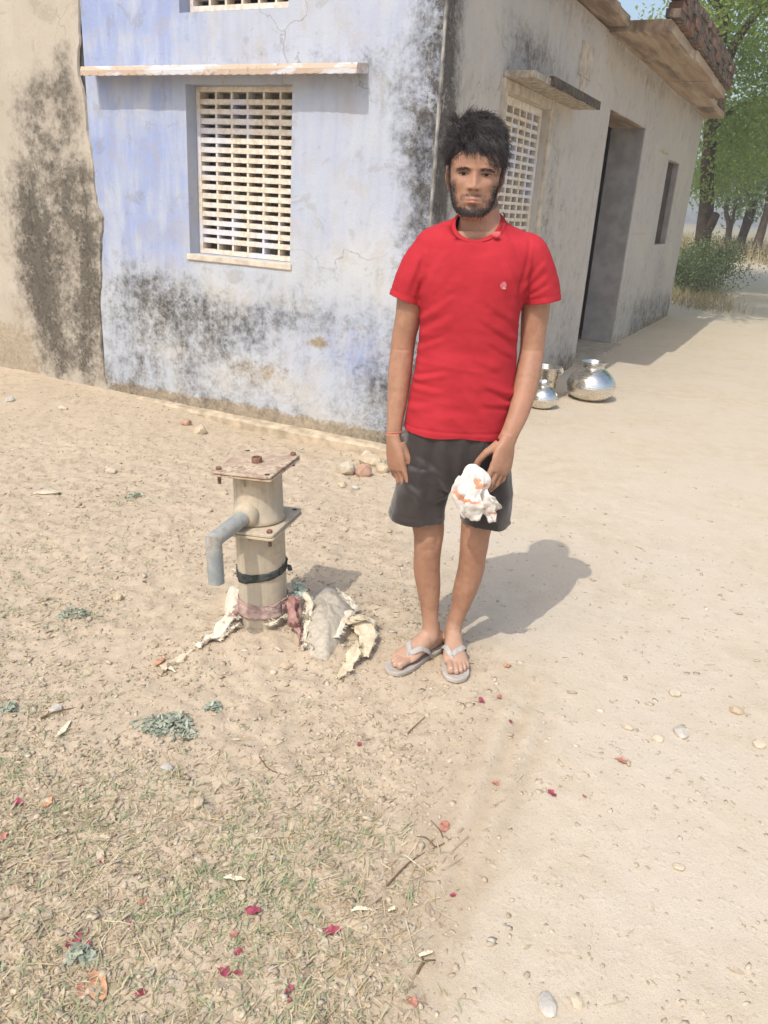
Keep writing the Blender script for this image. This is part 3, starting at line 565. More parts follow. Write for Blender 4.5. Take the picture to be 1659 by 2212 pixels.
a_ = R_(-15); e0 = PUMP + [0, 0, .02] + LV @ np.array([.089 * math.cos(a_), .089 * math.sin(a_), .236])
o = ribbon('knot_tail', [e0 + [-.012, -.005, -.004], e0 + [.008, -.004, .008], e0 + [.017, -.006, .002], e0 + [.02, -.006, -.014]], [.02, .022, .02, .012], c_blk, .2, 6, (0, .6, .8), .003); o.parent = bnd; o.matrix_parent_inverse = Matrix.Identity(4)
band(.100, .088, .024, c_mau, 'cloth_rag', 'upper mauve frayed rag wound round the pump foot', .004, 1., .5, .004, 3.)
band(.070, .089, .044, c_mau, 'cloth_rag', 'wide mauve rag wound low round the pump foot', -.006, 2., .3, .004, 5.)
b0 = PUMP + np.array([.09, -.03, .0])
def dn(px, py, dz=.012): return zz_(px, py, dz)
def hi(px, py, Y): return at(px, py, Y)
rag_defs = [
 ('maroon rag strip hanging down right of the pump foot', [hi(628, 1290, 2.53), hi(630, 1315, 2.50), hi(634, 1345, 2.47), dn(640, 1370, .03), dn(650, 1398)], [.03, .034, .03, .024, .014], c_red, .3),
 ('short maroon rag loop knotted at the pump foot', [hi(637, 1290, 2.56), hi(645, 1312, 2.53), hi(637, 1335, 2.50), hi(622, 1350, 2.49)], [.022, .026, .022, .014], c_red, .3),
 ('long white torn strip hanging to the ground beside the sack', [hi(654, 1278, 2.60), hi(667, 1300, 2.57), hi(668, 1335, 2.52), dn(664, 1375, .03), dn(671, 1415)], [.022, .026, .024, .026, .02], c_wht, .7),
 ('white torn strip forked at its lower end', [hi(660, 1320, 2.50), dn(664, 1365, .035), dn(660, 1395, .02), dn(654, 1414)], [.014, .02, .016, .01], c_wht, .8),
 ('teal and white rag stuffed behind the pump foot', [hi(632, 1268, 2.62), hi(645, 1266, 2.62), hi(652, 1280, 2.60), hi(640, 1300, 2.58)], [.02, .03, .034, .03], c_teal, .9),
 ('twisted white rag trailing left from the pump foot', [hi(522, 1330, 2.55), dn(500, 1350, .03), dn(470, 1378, .02), dn(440, 1392, .015), dn(424, 1400)], [.04, .05, .045, .03, .018], c_wht, .6),
 ('pink frayed rag end at left of the pump foot', [hi(520, 1305, 2.58), hi(512, 1325, 2.55), dn(502, 1348, .03), dn(492, 1362, .02)], [.03, .036, .03, .02], c_mau, .8),
 ('thin white rag scrap below the trailing rag', [dn(520, 1362, .02), dn(495, 1372, .015), dn(470, 1388)], [.02, .03, .015], c_wht, .8),
 ('white shredded cloth in front of the pump foot', [dn(592, 1358, .03), dn(580, 1365, .03), dn(610, 1350, .04), dn(628, 1345, .03)], [.02, .03, .026, .02], c_wht, .9),
 ('tan cloth strip half buried left of the pump', [dn(418, 1408), dn(390, 1425), dn(360, 1445), dn(345, 1462)], [.012, .018, .016, .01], c_tan, .6),
 ('pale torn cloth tail at the front right of the rags', [dn(766, 1395, .03), dn(765, 1425, .03), dn(750, 1450, .02), dn(728, 1474)], [.03, .035, .045, .012], c_tan, .6),
 ('crumpled tan rag lying right of the sack', [dn(742, 1365, .04), dn(765, 1368, .055), dn(785, 1362, .05), dn(790, 1385, .04), dn(788, 1430, .02)], [.05, .08, .08, .07, .03], c_tan, .5),
 ('white shredded rag on the right edge of the sack', [dn(720, 1395, .03), dn(735, 1372, .045), dn(752, 1350, .05), dn(768, 1348, .03)], [.025, .04, .04, .025], c_wht, .9),
 ('white shredded rag at the sack back corner', [dn(735, 1300, .05), dn(752, 1318, .04), dn(772, 1330, .02)], [.02, .035, .02], c_wht, .9),
]
for k, (lb, pts, wd, mt, rg) in enumerate(rag_defs): tag(ribbon('cloth_rag', pts, wd, mt, rg, 9, (0, .3, 1) if k > 4 else (0, 1, .2), .008, .002, k * 3.1), lb, 'rag', 'rags round the pump foot')
def sack(name, outline, label, mat, hgt, seed=0.):
    """a slumped sack: a sheet draped over the soil inside the outline (pixels)"""
    P = np.array([pg(*p)[:2] for p in outline]); c = P.mean(0); V = []; F = []; nr, na = 14, 64
    Q = cr(np.vstack([P, P[:1]]), 12)[:-1]; idx = np.linspace(0, len(Q), na, endpoint=False).astype(int); Q = Q[idx]
    for i in range(nr + 1):
        t = i / nr
        for j in range(na):
            p = c + (Q[j] - c) * t * (1 + .06 * fbm(np.array([[j * .3, seed, 0]]), 1, 3)[0] * t); h = hgt * (1 - t ** 2.2) * (1 + .35 * fbm(np.array([[p[0], p[1], seed + 3]]), 9, 3)[0]) + .010 * t * (1 - t ** 4) * fbm(np.array([[j * .3, t * 3, seed]]), 1.0, 4)[0] + .012 * fbm(np.array([[p[0], p[1], seed]]), 22, 4)[0] * (1 - t ** 6)
            V.append((p[0], p[1], float(gz(p[0], p[1], False)[0]) + max(h, 0) + (.006 if i < nr else -.006)))
    F = [(i * na + j, (i + 1) * na + j, (i + 1) * na + (j + 1) % na, i * na + (j + 1) % na) for i in range(nr) for j in range(na)]
    o = mkobj(name, V, F, mat, None, True); fix_normals(o); return tag(o, label, 'sack')
sack('cloth_sack', [(655, 1300), (705, 1268), (755, 1295), (768, 1345), (742, 1390), (705, 1424), (664, 1416), (650, 1360)], 'grey sackcloth slumped on the ground right of the pump', c_sack, .066, 2.)
sack('cloth_sack', [(484, 1315), (492, 1285), (520, 1280), (540, 1310), (520, 1338), (492, 1338)], 'small pale sack bulging out left of the pump foot', c_wht, .06, 6.)

# ------------------------------------------------------------------ steel pots
m = NT('steel', .22, .5); m.b.inputs['Metallic'].default_value = 1.0; n = m.noise(5, 3); n2 = m.noise(60, 3, .6, m.scale((.3, .3, 3))); m.col(m.mix(m.ss(n, .35, .65), S(214, 210, 202), S(232, 228, 220))); m.rough(m.ss(n2, .3, .7, .16, .34)); m.bump(n, .02, .006); m_steel = m.m
def pot(name, base, Rm, H, label, group):
    pr = np.array([(.30, 0), (.52, .012), (.74, .07), (.93, .2), (1.0, .36), (.995, .40), (1.0, .41), (.99, .44), (.93, .55), (.78, .67), (.60, .765), (.48, .81), (.43, .835), (.42, .86), (.425, .90), (.46, .945), (.52, .985), (.535, 1.0), (.525, 1.008), (.49, .99), (.435, .94), (.40, .90), (.395, .85), (.45, .80), (.7, .68), (.9, .5), (.95, .36), (.8, .12), (.3, .03), (.01, .03)])
    t = empty(name, tuple(base)); tag(t, label, 'water pot', group)
    q = MB(); q.lathe([(a * Rm, b * H) for a, b in cr(pr[:12], 4)], 64); q.build('pot_body', m_steel, t, True)
    q = MB(); q.lathe([(a * Rm, b * H) for a, b in cr(pr[11:21], 4)], 64); q.build('rim', m_steel, t, True)
    q = MB(); q.lathe([(a * Rm, b * H) for a, b in cr(pr[20:], 3)], 48); q.build('pot_inside', m_steel, t, True)
    return t
pbase = lambda px, py: g3(*pg(px, py)[:2])
b_ = pbase(1272, 862); pot('water_pot', b_ + [0, 0, -.002], .205, .325, 'large round steel water pot standing apart on the sand', 'steel vessels by the side wall')
b_ = pbase(1168, 880); pot('water_pot', b_ + [0, 0, -.002], .128, .215, 'small round steel water pot in front of the bucket', 'steel vessels by the side wall')
bk = pbase(1170, 858); t = empty('bucket', tuple(bk)); tag(t, 'open steel bucket with wide rim behind the small pot', 'bucket', 'steel vessels by the side wall')
q = MB(); q.lathe([(.001, .004), (.085, .004), (.09, 0), (.092, .02), (.128, .255), (.136, .262), (.142, .266), (.14, .27), (.132, .268), (.124, .255), (.088, .022), (.001, .02)], 56); q.build('bucket_body', m_steel, t, True)
for sg in (1, -1):
    q = MB(); q.box((sg * .128 - .003, -.016, .225), (sg * .128 + .02 * sg, .016, .262)); o = q.build('handle_lug', m_steel, t); bevel(o, .003)
q = MB(); q.tube([(.152 * math.cos(a), -.03 * math.sin(a) * 1.2 - .015, .245 - .17 * math.sin(a) * .35) for a in np.linspace(0, math.pi, 24)], .0035, 6); q.build('bail_handle', m_steel, t, True)

# ------------------------------------------------------------------ stones
def stone_mesh(sx, sy, sz, seed, sub=2, ang=.35):
    bm = bmesh.new(); bmesh.ops.create_icosphere(bm, subdivisions=sub, radius=1.0); v = np.array([p.co[:] for p in bm.verts]); f = [[q.index for q in p.verts] for p in bm.faces]; bm.free()
    r = 1 + ang * fbm(v, 1.1, 3, seed * 7.7); rg = np.random.default_rng(int(seed * 100))
    v = v * r[:, None]
    for _ in range(9):      # knock facets off
        d = nrm(rg.normal(size=3)); h = rg.uniform(.62, .9); k = v @ d; v = v - np.outer(np.clip(k - h, 0, 9), d) * .9
    return v * [sx, sy, sz], f
def stone_mat(name, c, c2): 
    m = NT(name, .92, .15); n = m.noise(18, 6, .6); n2 = m.noise(120, 4, .7); m.col(m.mix(m.ss(n, .35, .65), c, c2)); m.bump(m.math('ADD', n, m.math('MULTIPLY', n2, .4)), .5, .01); return m.m
st_w = stone_mat('pale_stone_rubble', S(188, 175, 152), S(201, 190, 168)); st_t = stone_mat('tan_rock', S(180, 163, 137), S(196, 180, 154)); st_r = stone_mat('red_brick_stone', S(168, 134, 114), S(188, 156, 134)); st_g = stone_mat('grey_stone', S(176, 170, 158), S(198, 192, 180))
stones = [(750, 1022, .055, .07, .05, st_w, 'upright pale stone at left of the pile by the house corner'), (786, 1028, .055, .05, .048, st_r, 'reddish stone at the front of the pile by the house corner'), (802, 1003, .08, .06, .05, st_t, 'large cream stone at the back of the pile by the house corner'),
 (826, 1020, .05, .05, .035, st_t, 'brown stone at right of the pile beside the man'), (738, 1050, .035, .03, .02, st_t, 'low tan stone in front of the corner pile'), (768, 1055, .03, .028, .018, st_g, 'rounded grey stone in front of the corner pile'), (792, 986, .05, .04, .03, st_w, 'pale stone half buried on the plinth end'),
 (432, 934, .055, .042, .036, st_t, 'rounded tan stone at the wall foot above the pump'), (402, 918, .04, .035, .03, st_r, 'brownish stone left of the rounded one at the wall foot'), (100, 1066, .09, .045, .016, st_w, 'long flat pale stone in the left yard'), (136, 884, .04, .03, .018, st_w, 'pale stone near the beige wall'),
 (22, 866, .045, .035, .025, st_g, 'grey stone at the left edge below the beige wall'), (240, 1020, .033, .028, .024, st_w, 'round pale stone in the yard left of the pump'), (255, 1295, .022, .02, .016, st_t, 'small tan stone left of the pump spout'), (121, 1536, .026, .02, .016, st_g, 'grey pebble beside the twig at lower left'),
 (1470, 1586, .03, .022, .014, st_g, 'grey stone on the sandy track at right'), (1420, 1597, .022, .018, .012, st_w, 'pale stone left of the grey one on the track'), (1355, 1575, .018, .014, .01, st_w, 'small pale stone in the middle of the sandy track'), (1592, 1538, .028, .022, .014, st_t, 'tan stone near the right edge of the track'), (1458, 1500, .026, .02, .013, st_w, 'pale stone higher up the sandy track'),
 (1640, 1610, .024, .02, .012, st_w, 'pale stone at the right edge of the track'), (618, 1440, .026, .02, .012, st_t, 'tan stone in front of the pump rags'), (590, 1452, .014, .012, .009, st_w, 'pale pebble left of the tan stone before the pump'), (1465, 1875, .02, .012, .008, st_w, 'pale pebble low on the track'), (430, 1745, .022, .016, .01, st_t, 'tan stone below the grey green weed'),
 (360, 1665, .02, .018, .012, st_g, 'grey pebble below the weed'), (1185, 2175, .02, .028, .010, st_g, 'flat grey stone at the bottom of the track'), (1245, 2168, .018, .015, .01, st_w, 'pale stone at the bottom of the track'), (850, 1450, .03, .012, .010, st_t, 'sharp tan stone under the flip flop tip')]
for k, (px, py, a, b, c, mt, lb) in enumerate(stones):
    p = pg(px, py); v, f = stone_mesh(a, b, c, k + 1.3); p[2] = float(gz(p[0], p[1])[0]); th = random.uniform(0, 3)
    o = mkobj('stone', v, f, mt, None, False); o.location = tuple(p + [0, 0, c * .45]); o.rotation_euler = (random.uniform(-.2, .2), random.uniform(-.2, .2), 0 if b > a else th if k > 9 else 0); tag(o, lb, 'stone', 'loose stones on the ground')

# ------------------------------------------------------------------ scattered stuff, numpy built
def inside_house(P): d = P - COR[:2]; return ((d @ AV[:2] > -.02) & (d @ NA[:2] < .08)) | ((d @ BV[:2] > -.05) & (d @ NB[:2] < .0))
def scatter(n, dens, x0=-3.6, x1=5.5, pyl=(700, 2260)):
    """points on the ground spread evenly in the view, thinned by dens(P)"""
    out = []
    while sum(len(o) for o in out) < n:
        px = RNG.uniform(-60, 1720, 4000); py = RNG.uniform(*pyl, 4000)
        r = (ROT @ np.c_[px - CX, -(py - CY), np.full(4000, -FOC)].T).T; t = -CAMH / r[:, 2]; P = (r * t[:, None])[:, :2]
        k = (RNG.random(4000) < dens(P, px, py)) & ~inside_house(P) & (P[:, 1] > .8) & (P[:, 1] < 16); out.append(P[k])
    return np.concatenate(out)[:n]
def rot_batch(n, tilt):
    a = RNG.uniform(0, 2 * np.pi, n); tx = RNG.normal(0, tilt, n); ty = RNG.normal(0, tilt, n); ca, sa_ = np.cos(a), np.sin(a)
    ex = np.c_[ca, sa_, tx]; ey = np.c_[-sa_, ca, ty]; ex /= np.linalg.norm(ex, axis=1)[:, None]; ez = np.cross(ex, ey); ez /= np.linalg.norm(ez, axis=1)[:, None]; ey = np.cross(ez, ex); return ex, ey, ez
def batch(name, base_v, base_f, P, Z, sc, tilt, mat, jit=.25, smooth=False):
    n = len(P); ex, ey, ez = rot_batch(n, tilt); bv = np.asarray(base_v)[RNG.integers(0, len(base_v), n)]      # n,k,3
    bv = bv * sc[:, None, :] * (1 + RNG.uniform(-jit, jit, bv.shape))
    V = bv[:, :, :1] * ex[:, None, :] + bv[:, :, 1:2] * ey[:, None, :] + bv[:, :, 2:] * ez[:, None, :] + np.c_[P, Z][:, None, :]
    k = bv.shape[1]; F = (np.asarray(base_f)[None] + (np.arange(n) * k)[:, None, None]).reshape(-1, len(base_f[0]))
    return mkobj(name, V.reshape(-1, 3), F, mat, None, smooth)
def rmat(name, cols, rough=.9, tr=0):
    m = NT(name, rough, .12); r = m.rnd(); c = cols[0]
    for i in range(1, len(cols)): c = m.mix(m.ss(r, i / len(cols) - .01, i / len(cols) + .01), c, cols[i])
    c = m.mix(m.ss(m.noise(60, 3), .3, .7, .25, 0), c, (.12, .09, .06, 1)); m.col(c)
    if tr: m.translucent(c, tr)
    return m.m
bm = bmesh.new(); bmesh.ops.create_icosphere(bm, subdivisions=1, radius=1.0); ico = np.array([v.co[:] for v in bm.verts]); icf = [[q.index for q in p.verts] for p in bm.faces]; bm.free()
variants = []
for k in range(10):
    v = ico * (1 + .3 * fbm(ico, 1.3, 2, k * 5.)[:, None])
    for _ in range(5): d = nrm(RNG.normal(size=3)); v = v - np.outer(np.clip(v @ d - RNG.uniform(.35, .7), 0, 9), d)
    variants.append(v)
def d_peb(P, px, py):  # pebbles lie thickest between pump and house
    rw = road_w(P); n = fbm(np.c_[P, P[:, 0] * 0], 1.6, 3, 50.); band_ = np.exp(-((P[:, 0] - .15) / .8) ** 2) * sstep(2.6, 3.3, P[:, 1]) * (1 - sstep(5, 9, P[:, 1]))
    low = sstep(1.9, 1.4, P[:, 1]); return np.clip((.11 + .65 * band_ + .26 * (1 - rw) - .16 * low) * (.45 + 1.1 * sstep(-.25, .35, n)), .03, 1)
P = scatter(6500, d_peb); dist = np.linalg.norm(P, axis=1); n = len(P); sz = np.exp(RNG.normal(math.log(.0050), .50, n)); sz = np.clip(sz, .0018, .015)
sc = np.c_[sz * RNG.uniform(.9, 1.7, n), sz * RNG.uniform(.7, 1.2, n), sz * RNG.uniform(.22, .5, n)]
tag(batch('gravel', variants, icf, P, gz(P[:, 0], P[:, 1]) + sc[:, 2] * .25, sc, .15, rmat('gravel_mix', [S(190, 175, 151), S(182, 167, 144), S(197, 184, 161), S(193, 179, 155), S(185, 174, 157), S(203, 192, 172)])), 'small tan and pale pebbles spread over the earth', 'gravel', kind='stuff')
# clods of soil in the yard
P = scatter(13000, lambda P, px, py: np.clip((1 - road_w(P)) * (.25 + .75 * sstep(-.1, .3, fbm(np.c_[P, P[:, 0] * 0], 3, 3, 70.))), .015, 1)); n = len(P); sz = np.clip(np.exp(RNG.normal(math.log(.0045), .45, n)), .0015, .014)
sc = np.c_[sz * RNG.uniform(.8, 1.3, n), sz, sz * RNG.uniform(.5, .9, n)]
tag(batch('soil_crumbs', variants, icf, P, gz(P[:, 0], P[:, 1]), sc, .3, rmat('soil_crumb', [S(178, 162, 138), S(191, 175, 150), S(168, 151, 128), S(196, 181, 157)])), 'crumbs of dry brown soil in the yard', 'soil', kind='stuff')
# dry leaves and chaff
leafv = []
for k in range(8):
    w1 = RNG.uniform(.25, .5); cu = RNG.uniform(.1, .5); tw = RNG.uniform(-.3, .3)
    leafv.append(np.array([(-1, 0, .0), (-.4, w1, cu * .6 + tw * .2), (-.4, -w1, cu * .5 - tw * .2), (.35, w1 * .9, cu * .5 + tw * .4), (.35, -w1 * .9, cu * .7 - tw * .3), (1, 0, cu * .4)]))
leaff = [[0, 2, 1], [1, 2, 3], [3, 2, 4], [3, 4, 5]]
def d_leaf(P, px, py):
    rw = road_w(P); d = P - COR[:2]; nw = d @ NA[:2]; sw = d @ AV[:2]; wallb = np.exp(-((nw - .3) / .35) ** 2) * (sw > 0) * (nw > 0)
    low = sstep(1.95, 1.5, P[:, 1]) * (1 - rw); left = sstep(-.5, -1.3, P[:, 0]); return np.clip(.16 * (1 - rw) + .85 * wallb + .42 * low + .40 * left * (1 - rw), .004, 1) * (.4 + .8 * sstep(-.2, .3, fbm(np.c_[P, P[:, 0] * 0], 3.5, 3, 90.)))
P = scatter(10000, d_leaf); n = len(P); sz = np.clip(np.exp(RNG.normal(math.log(.0068), .42, n)), .003, .018); sc = np.c_[sz * RNG.uniform(.8, 1.6, n), sz * RNG.uniform(.5, 1., n), sz * .45]
tag(batch('leaf_litter', leafv, leaff, P, gz(P[:, 0], P[:, 1]) + .002, sc, .3, rmat('dry_leaf', [S(195, 178, 152), S(201, 185, 159), S(184, 166, 141), S(207, 193, 168), S(197, 181, 155), S(190, 173, 149)], .85, .2)), 'dry curled leaves and chaff on the yard soil', 'leaf litter', kind='stuff')
# straw
stv = [np.array([(-1, 1, 0), (-1, -1, 0), (0, 1, b), (0, -1, b), (1, 1, c), (1, -1, c)]) for b, c in ((.3, 0), (1.2, .4), (.6, 1.5), (0, .8))]
P = scatter(3800, lambda P, px, py: np.clip(d_leaf(P, px, py) * 1.1, .01, 1)); n = len(P); ln = np.clip(np.exp(RNG.normal(math.log(.013), .5, n)), .004, .05); sc = np.c_[ln, RNG.uniform(.0005, .0012, n), ln * .12]
tag(batch('straw', stv, [[0, 1, 3, 2], [2, 3, 5, 4]], P, gz(P[:, 0], P[:, 1]) + .004, sc, .12, rmat('dry_straw', [S(200, 182, 144), S(186, 166, 128), S(210, 196, 162), S(172, 150, 116)])), 'bits of dry straw strewn over the yard', 'straw', kind='stuff')
# grass
def d_grass(P, px, py):
    rw = road_w(P); low = sstep(1.95, 1.55, P[:, 1]) * sstep(.35, -.1, P[:, 0]); left = sstep(-.75, -1.25, P[:, 0]) * sstep(4.2, 3.2, P[:, 1]); n = fbm(np.c_[P, P[:, 0] * 0], 4.5, 4, 120.)
    return np.clip((low * .8 + left * .9 + .025 * (1 - rw)) * (1 - rw) * (.22 + .78 * sstep(-.1, .45, n)), 0, 1)
T = scatter(1150, d_grass, pyl=(900, 2260)); nb_ = 9; nT = len(T); n = nT * nb_
P = np.repeat(T, nb_, 0) + RNG.normal(0, .013, (n, 2)); Z = gz(P[:, 0], P[:, 1]); az = RNG.uniform(0, 2 * np.pi, n); L = np.repeat(RNG.uniform(.4, 1.2, nT), nb_) * np.clip(RNG.normal(.024, .010, n), .006, .055); lean_ = RNG.uniform(.6, 1.9, n); wd = RNG.uniform(.0009, .0021, n)
d2 = np.c_[np.cos(az), np.sin(az)]; pr2 = np.c_[-d2[:, 1], d2[:, 0]]; rows = []
for t, wk in ((0, .8), (.4, 1.), (.75, .7), (1., .08)):
    out_ = L * np.sin(lean_ * (.35 + .65 * t)) * t; hh = L * np.cos(np.minimum(lean_ * (.35 + .75 * t), 1.6)) * t; c3 = np.c_[P + d2 * out_[:, None], Z - .003 + np.maximum(hh, 0)]
    rows += [c3 + np.c_[pr2, np.zeros(n)] * (wd * wk)[:, None], c3 - np.c_[pr2, np.zeros(n)] * (wd * wk)[:, None]]
V = np.stack(rows, 1); bf = np.array([[0, 1, 3, 2], [2, 3, 5, 4], [4, 5, 7, 6]]); F = (bf[None] + (np.arange(n) * 8)[:, None, None]).reshape(-1, 4)
tag(mkobj('grass', V.reshape(-1, 3), F, rmat('grass_blades', [S(166, 178, 136), S(178, 186, 146), S(202, 194, 156), S(172, 184, 152), S(212, 202, 168), S(158, 172, 132)], .8, .3)), 'sparse green and straw coloured grass tufts', 'grass', kind='stuff')

# ------------------------------------------------------------------ petals, husks, twigs, weeds
m_pet = simple('magenta_petal', S(156, 74, 88), .7, .35, 60); m_pet2 = simple('faded_petal', S(178, 124, 106), .8, .35, 60); m_org = simple('orange_dry_leaf', S(196, 146, 112), .8, .3, 50); m_husk = simple('white_husk', S(226, 214, 184), .85, .2, 60)
def petal(px, py, r, mat, label, seed, name='petal', cat='petal', el=1.0, lift=.35):
    p = pg(px, py); rg = np.random.default_rng(seed); na, nr = 18, 4; V = [(0, 0, .004)]; F = []
    for i in range(1, nr + 1):
        for j in range(na):
            a = 2 * math.pi * j / na; t = i / nr; rr_ = r * t * (1 + .25 * math.sin(a * 2 + seed) + (.22 * rg.uniform(-1, 1) if i == nr else 0)); x, y = rr_ * math.cos(a) * el, rr_ * math.sin(a) / el
            V.append((x, y, .003 + lift * r * t * t * (.5 + .6 * math.sin(a * 2 + seed * 1.7) + .3 * math.sin(a * 5 + seed))))
    F = [(0, 1 + j, 1 + (j + 1) % na) for j in range(na)] + [(1 + i * na + j, 1 + (i + 1) * na + j, 1 + (i + 1) * na + (j + 1) % na, 1 + i * na + (j + 1) % na) for i in range(nr - 1) for j in range(na)]
    V = np.array(V); V[:, 2] -= V[:, 2].min() - .001
    o = mkobj(name, V, F, mat, None, True); o.scale = (.8, .8, .62); o.location = (p[0], p[1], float(gz(p[0], p[1])[0]) + .003); o.rotation_euler = (0, 0, rg.uniform(0, 6)); tag(o, label, cat, 'fallen petals and leaves'); return o
pets = [(160, 2042, .022, m_pet, 'bright magenta petal at lower left among grass'), (188, 2052, .014, m_pet, 'small magenta petal touching the bright one at lower left'), (548, 1972, .017, m_pet, 'magenta petal in the grass below the husk'), (718, 2014, .019, m_pet, 'curled magenta petal with pale spot near the track edge'), (485, 2098, .016, m_pet, 'dull magenta petal in the lower middle grass'), (514, 2102, .010, m_pet, 'small magenta petal right of the dull one'),
 (515, 2058, .010, m_pet, 'tiny red petal above the dull magenta pair'), (505, 2025, .010, m_pet2, 'brownish red petal in lower middle grass'), (624, 2145, .010, m_pet, 'small magenta petal near the bottom'), (620, 2165, .009, m_pet, 'lowest small magenta petal'), (304, 2148, .012, m_pet, 'narrow red petal beside the orange leaf'), (40, 1738, .016, m_pet, 'dark red petal at the far left edge'), (4, 1808, .018, m_pet2, 'orange red petal cut by the left edge'),
 (218, 1860, .009, m_pet, 'tiny magenta petal in the left grass'), (277, 2000, .008, m_pet, 'tiny magenta petal above the bright one'), (776, 1614, .010, m_pet, 'magenta petal on bare soil in the middle'), (1103, 1560, .008, m_pet, 'small magenta petal in the tyre ruts'), (1040, 1516, .014, m_pet, 'red petal in front of the standing feet'), (1078, 1508, .012, m_pet2, 'pale pink petal right of the red one before the feet'), (1192, 1716, .015, m_pet, 'folded magenta petal on the sandy track'),
 (1343, 1646, .016, m_pet2, 'wide faded red petal on the sandy track'), (960, 1788, .020, m_pet2, 'faded pink petal caught in the dead twig'), (1070, 1694, .012, m_pet2, 'brown petal in the tyre ruts'), (978, 1938, .008, m_pet, 'dark petal at the rut edge'), (888, 2168, .014, m_pet2, 'tan red petal at the bottom by the track'), (1262, 1722, .007, m_pet2, 'brown speck of petal on the track'), (310, 1950, .012, m_pet2, 'brownish petal in left grass')]
for k, (px, py, r, mt, lb) in enumerate(pets): petal(px, py, r, mt, lb, k + 1)
petal(213, 2132, .030, m_org, 'large orange dry leaf at lower left', 77, 'dry_leaf', 'leaf', 1.15, .25); petal(178, 2140, .015, m_pet2, 'reddish leaf fragment left of the orange leaf', 78, 'dry_leaf', 'leaf'); petal(100, 1742, .018, m_org, 'orange brown leaf at left edge', 79, 'dry_leaf', 'leaf', 1.3); petal(1095, 1440, .016, m_org, 'orange dry leaf right of the right foot', 80, 'dry_leaf', 'leaf', 1.4)
def husk(px0, py0, px1, py1, w, label, name='husk', mat=m_husk, cat='husk'):
    a, b = pg(px0, py0), pg(px1, py1); mid = (a + b) / 2; q = [a, a * .7 + b * .3, mid, a * .3 + b * .7, b]
    for k, p in enumerate(q): p[2] = float(gz(p[0], p[1])[0]) + (.006 if k in (0, 4) else .011)
    return tag(ribbon(name, q, [w * .5, w, w * 1.1, w * .9, w * .3], mat, .15, 7, (0, 0, 1), .0025, .001, px0), label, cat, 'dry husks')
husk(482, 1905, 532, 1902, .013, 'white maize husk lying in the grass'); husk(758, 1974, 812, 1972, .010, 'long pale husk at the grass edge'); husk(838, 1970, 858, 1966, .008, 'short pale husk right of the long one'); husk(122, 1600, 152, 1562, .016, 'tan split stalk at the lower left'); husk(905, 2070, 935, 2062, .010, 'pale husk by the bottom tyre rut'); husk(345, 1440, 380, 1455, .018, 'tan husk left of the pump front', mat=c_tan); husk(355, 1425, 335, 1445, .02, 'brown curled husk left of the pump front', mat=m_org)
m_twig = simple('twig_bark', S(120, 98, 76), .9, .3, 60)
def twig(lines, rad, label, name='twig'):
    q = MB()
    for l in lines:
        pts = [pg(*p) for p in l]
        for k, p in enumerate(pts): p[2] = float(gz(p[0], p[1])[0]) + rad * 1.2 + (.006 * math.sin(k * 2.1) if 0 < k < len(pts) - 1 else 0)
        P = cr(np.array(pts), 5); q.tube(P, list(np.linspace(rad, rad * .4, len(P))), 6)
    return tag(q.build(name, m_twig, None, True), label, 'twig')
twig([((835, 1915), (880, 1870), (920, 1840), (960, 1822), (975, 1812)), ((960, 1822), (950, 1800), (930, 1775)), ((940, 1832), (920, 1818), (900, 1812))],   .0022, 'branched dead twig lying across the tyre rut'); twig([((875, 1590), (895, 1572), (918, 1550))], .0026, 'thin straight twig in front of the man'); twig([((88, 1556), (120, 1546), (164, 1532))], .004, 'dark twig at lower left'); twig([((560, 1640), (585, 1668), (640, 1680), (700, 1672))], .0018, 'thin curved twig below the weed'); twig([((900, 2105), (915, 2085), (940, 2078)), ((915, 2085), (908, 2062))], .003, 'forked pale twig near the bottom rut')
m_weed = rmat('grey_green_weed', [S(170, 178, 158), S(182, 190, 170), S(160, 168, 148), S(190, 196, 176)], .85, .2)
def weed(cx, cy, rx, ry, n, h, label, ls=.012):
    c = pg(cx, cy); ex = np.abs(pg(cx + rx, cy)[0] - c[0]); ey = np.abs(pg(cx, cy - ry)[1] - c[1]); t = RNG.uniform(0, 2 * np.pi, n); r = np.sqrt(RNG.random(n)) * (1 + .25 * np.sin(t * 3 + cx)); P = np.c_[c[0] + r * np.cos(t) * ex, c[1] + r * np.sin(t) * ey]
    Z = gz(P[:, 0], P[:, 1], False) + RNG.random(n) * h * (1.1 - np.clip(r, 0, 1)) + .003; s = RNG.uniform(.6, 1.3, n) * ls; o = batch('weed', leafv, leaff, P, Z, np.c_[s, s * .9, s], .6, m_weed); return tag(o, label, 'weed')
weed(362, 1572, 68, 26, 420, .02, 'spreading grey green weed on the bare soil'); weed(462, 1530, 18, 10, 70, .025, 'small grey green weed right of the spreading one'); weed(165, 1330, 45, 14, 160, .02, 'grey green weed in the left grass', .01); weed(172, 2065, 28, 20, 130, .02, 'blue green weed beside the magenta petal'); weed(20, 1535, 18, 12, 80, .02, 'small weed at the left edge'); weed(290, 1075, 22, 8, 60, .02, 'yellowish green seedling left of the pump', .014); weed(835, 1010, 14, 12, 60, .05, 'small green weed among the corner stones', .012)
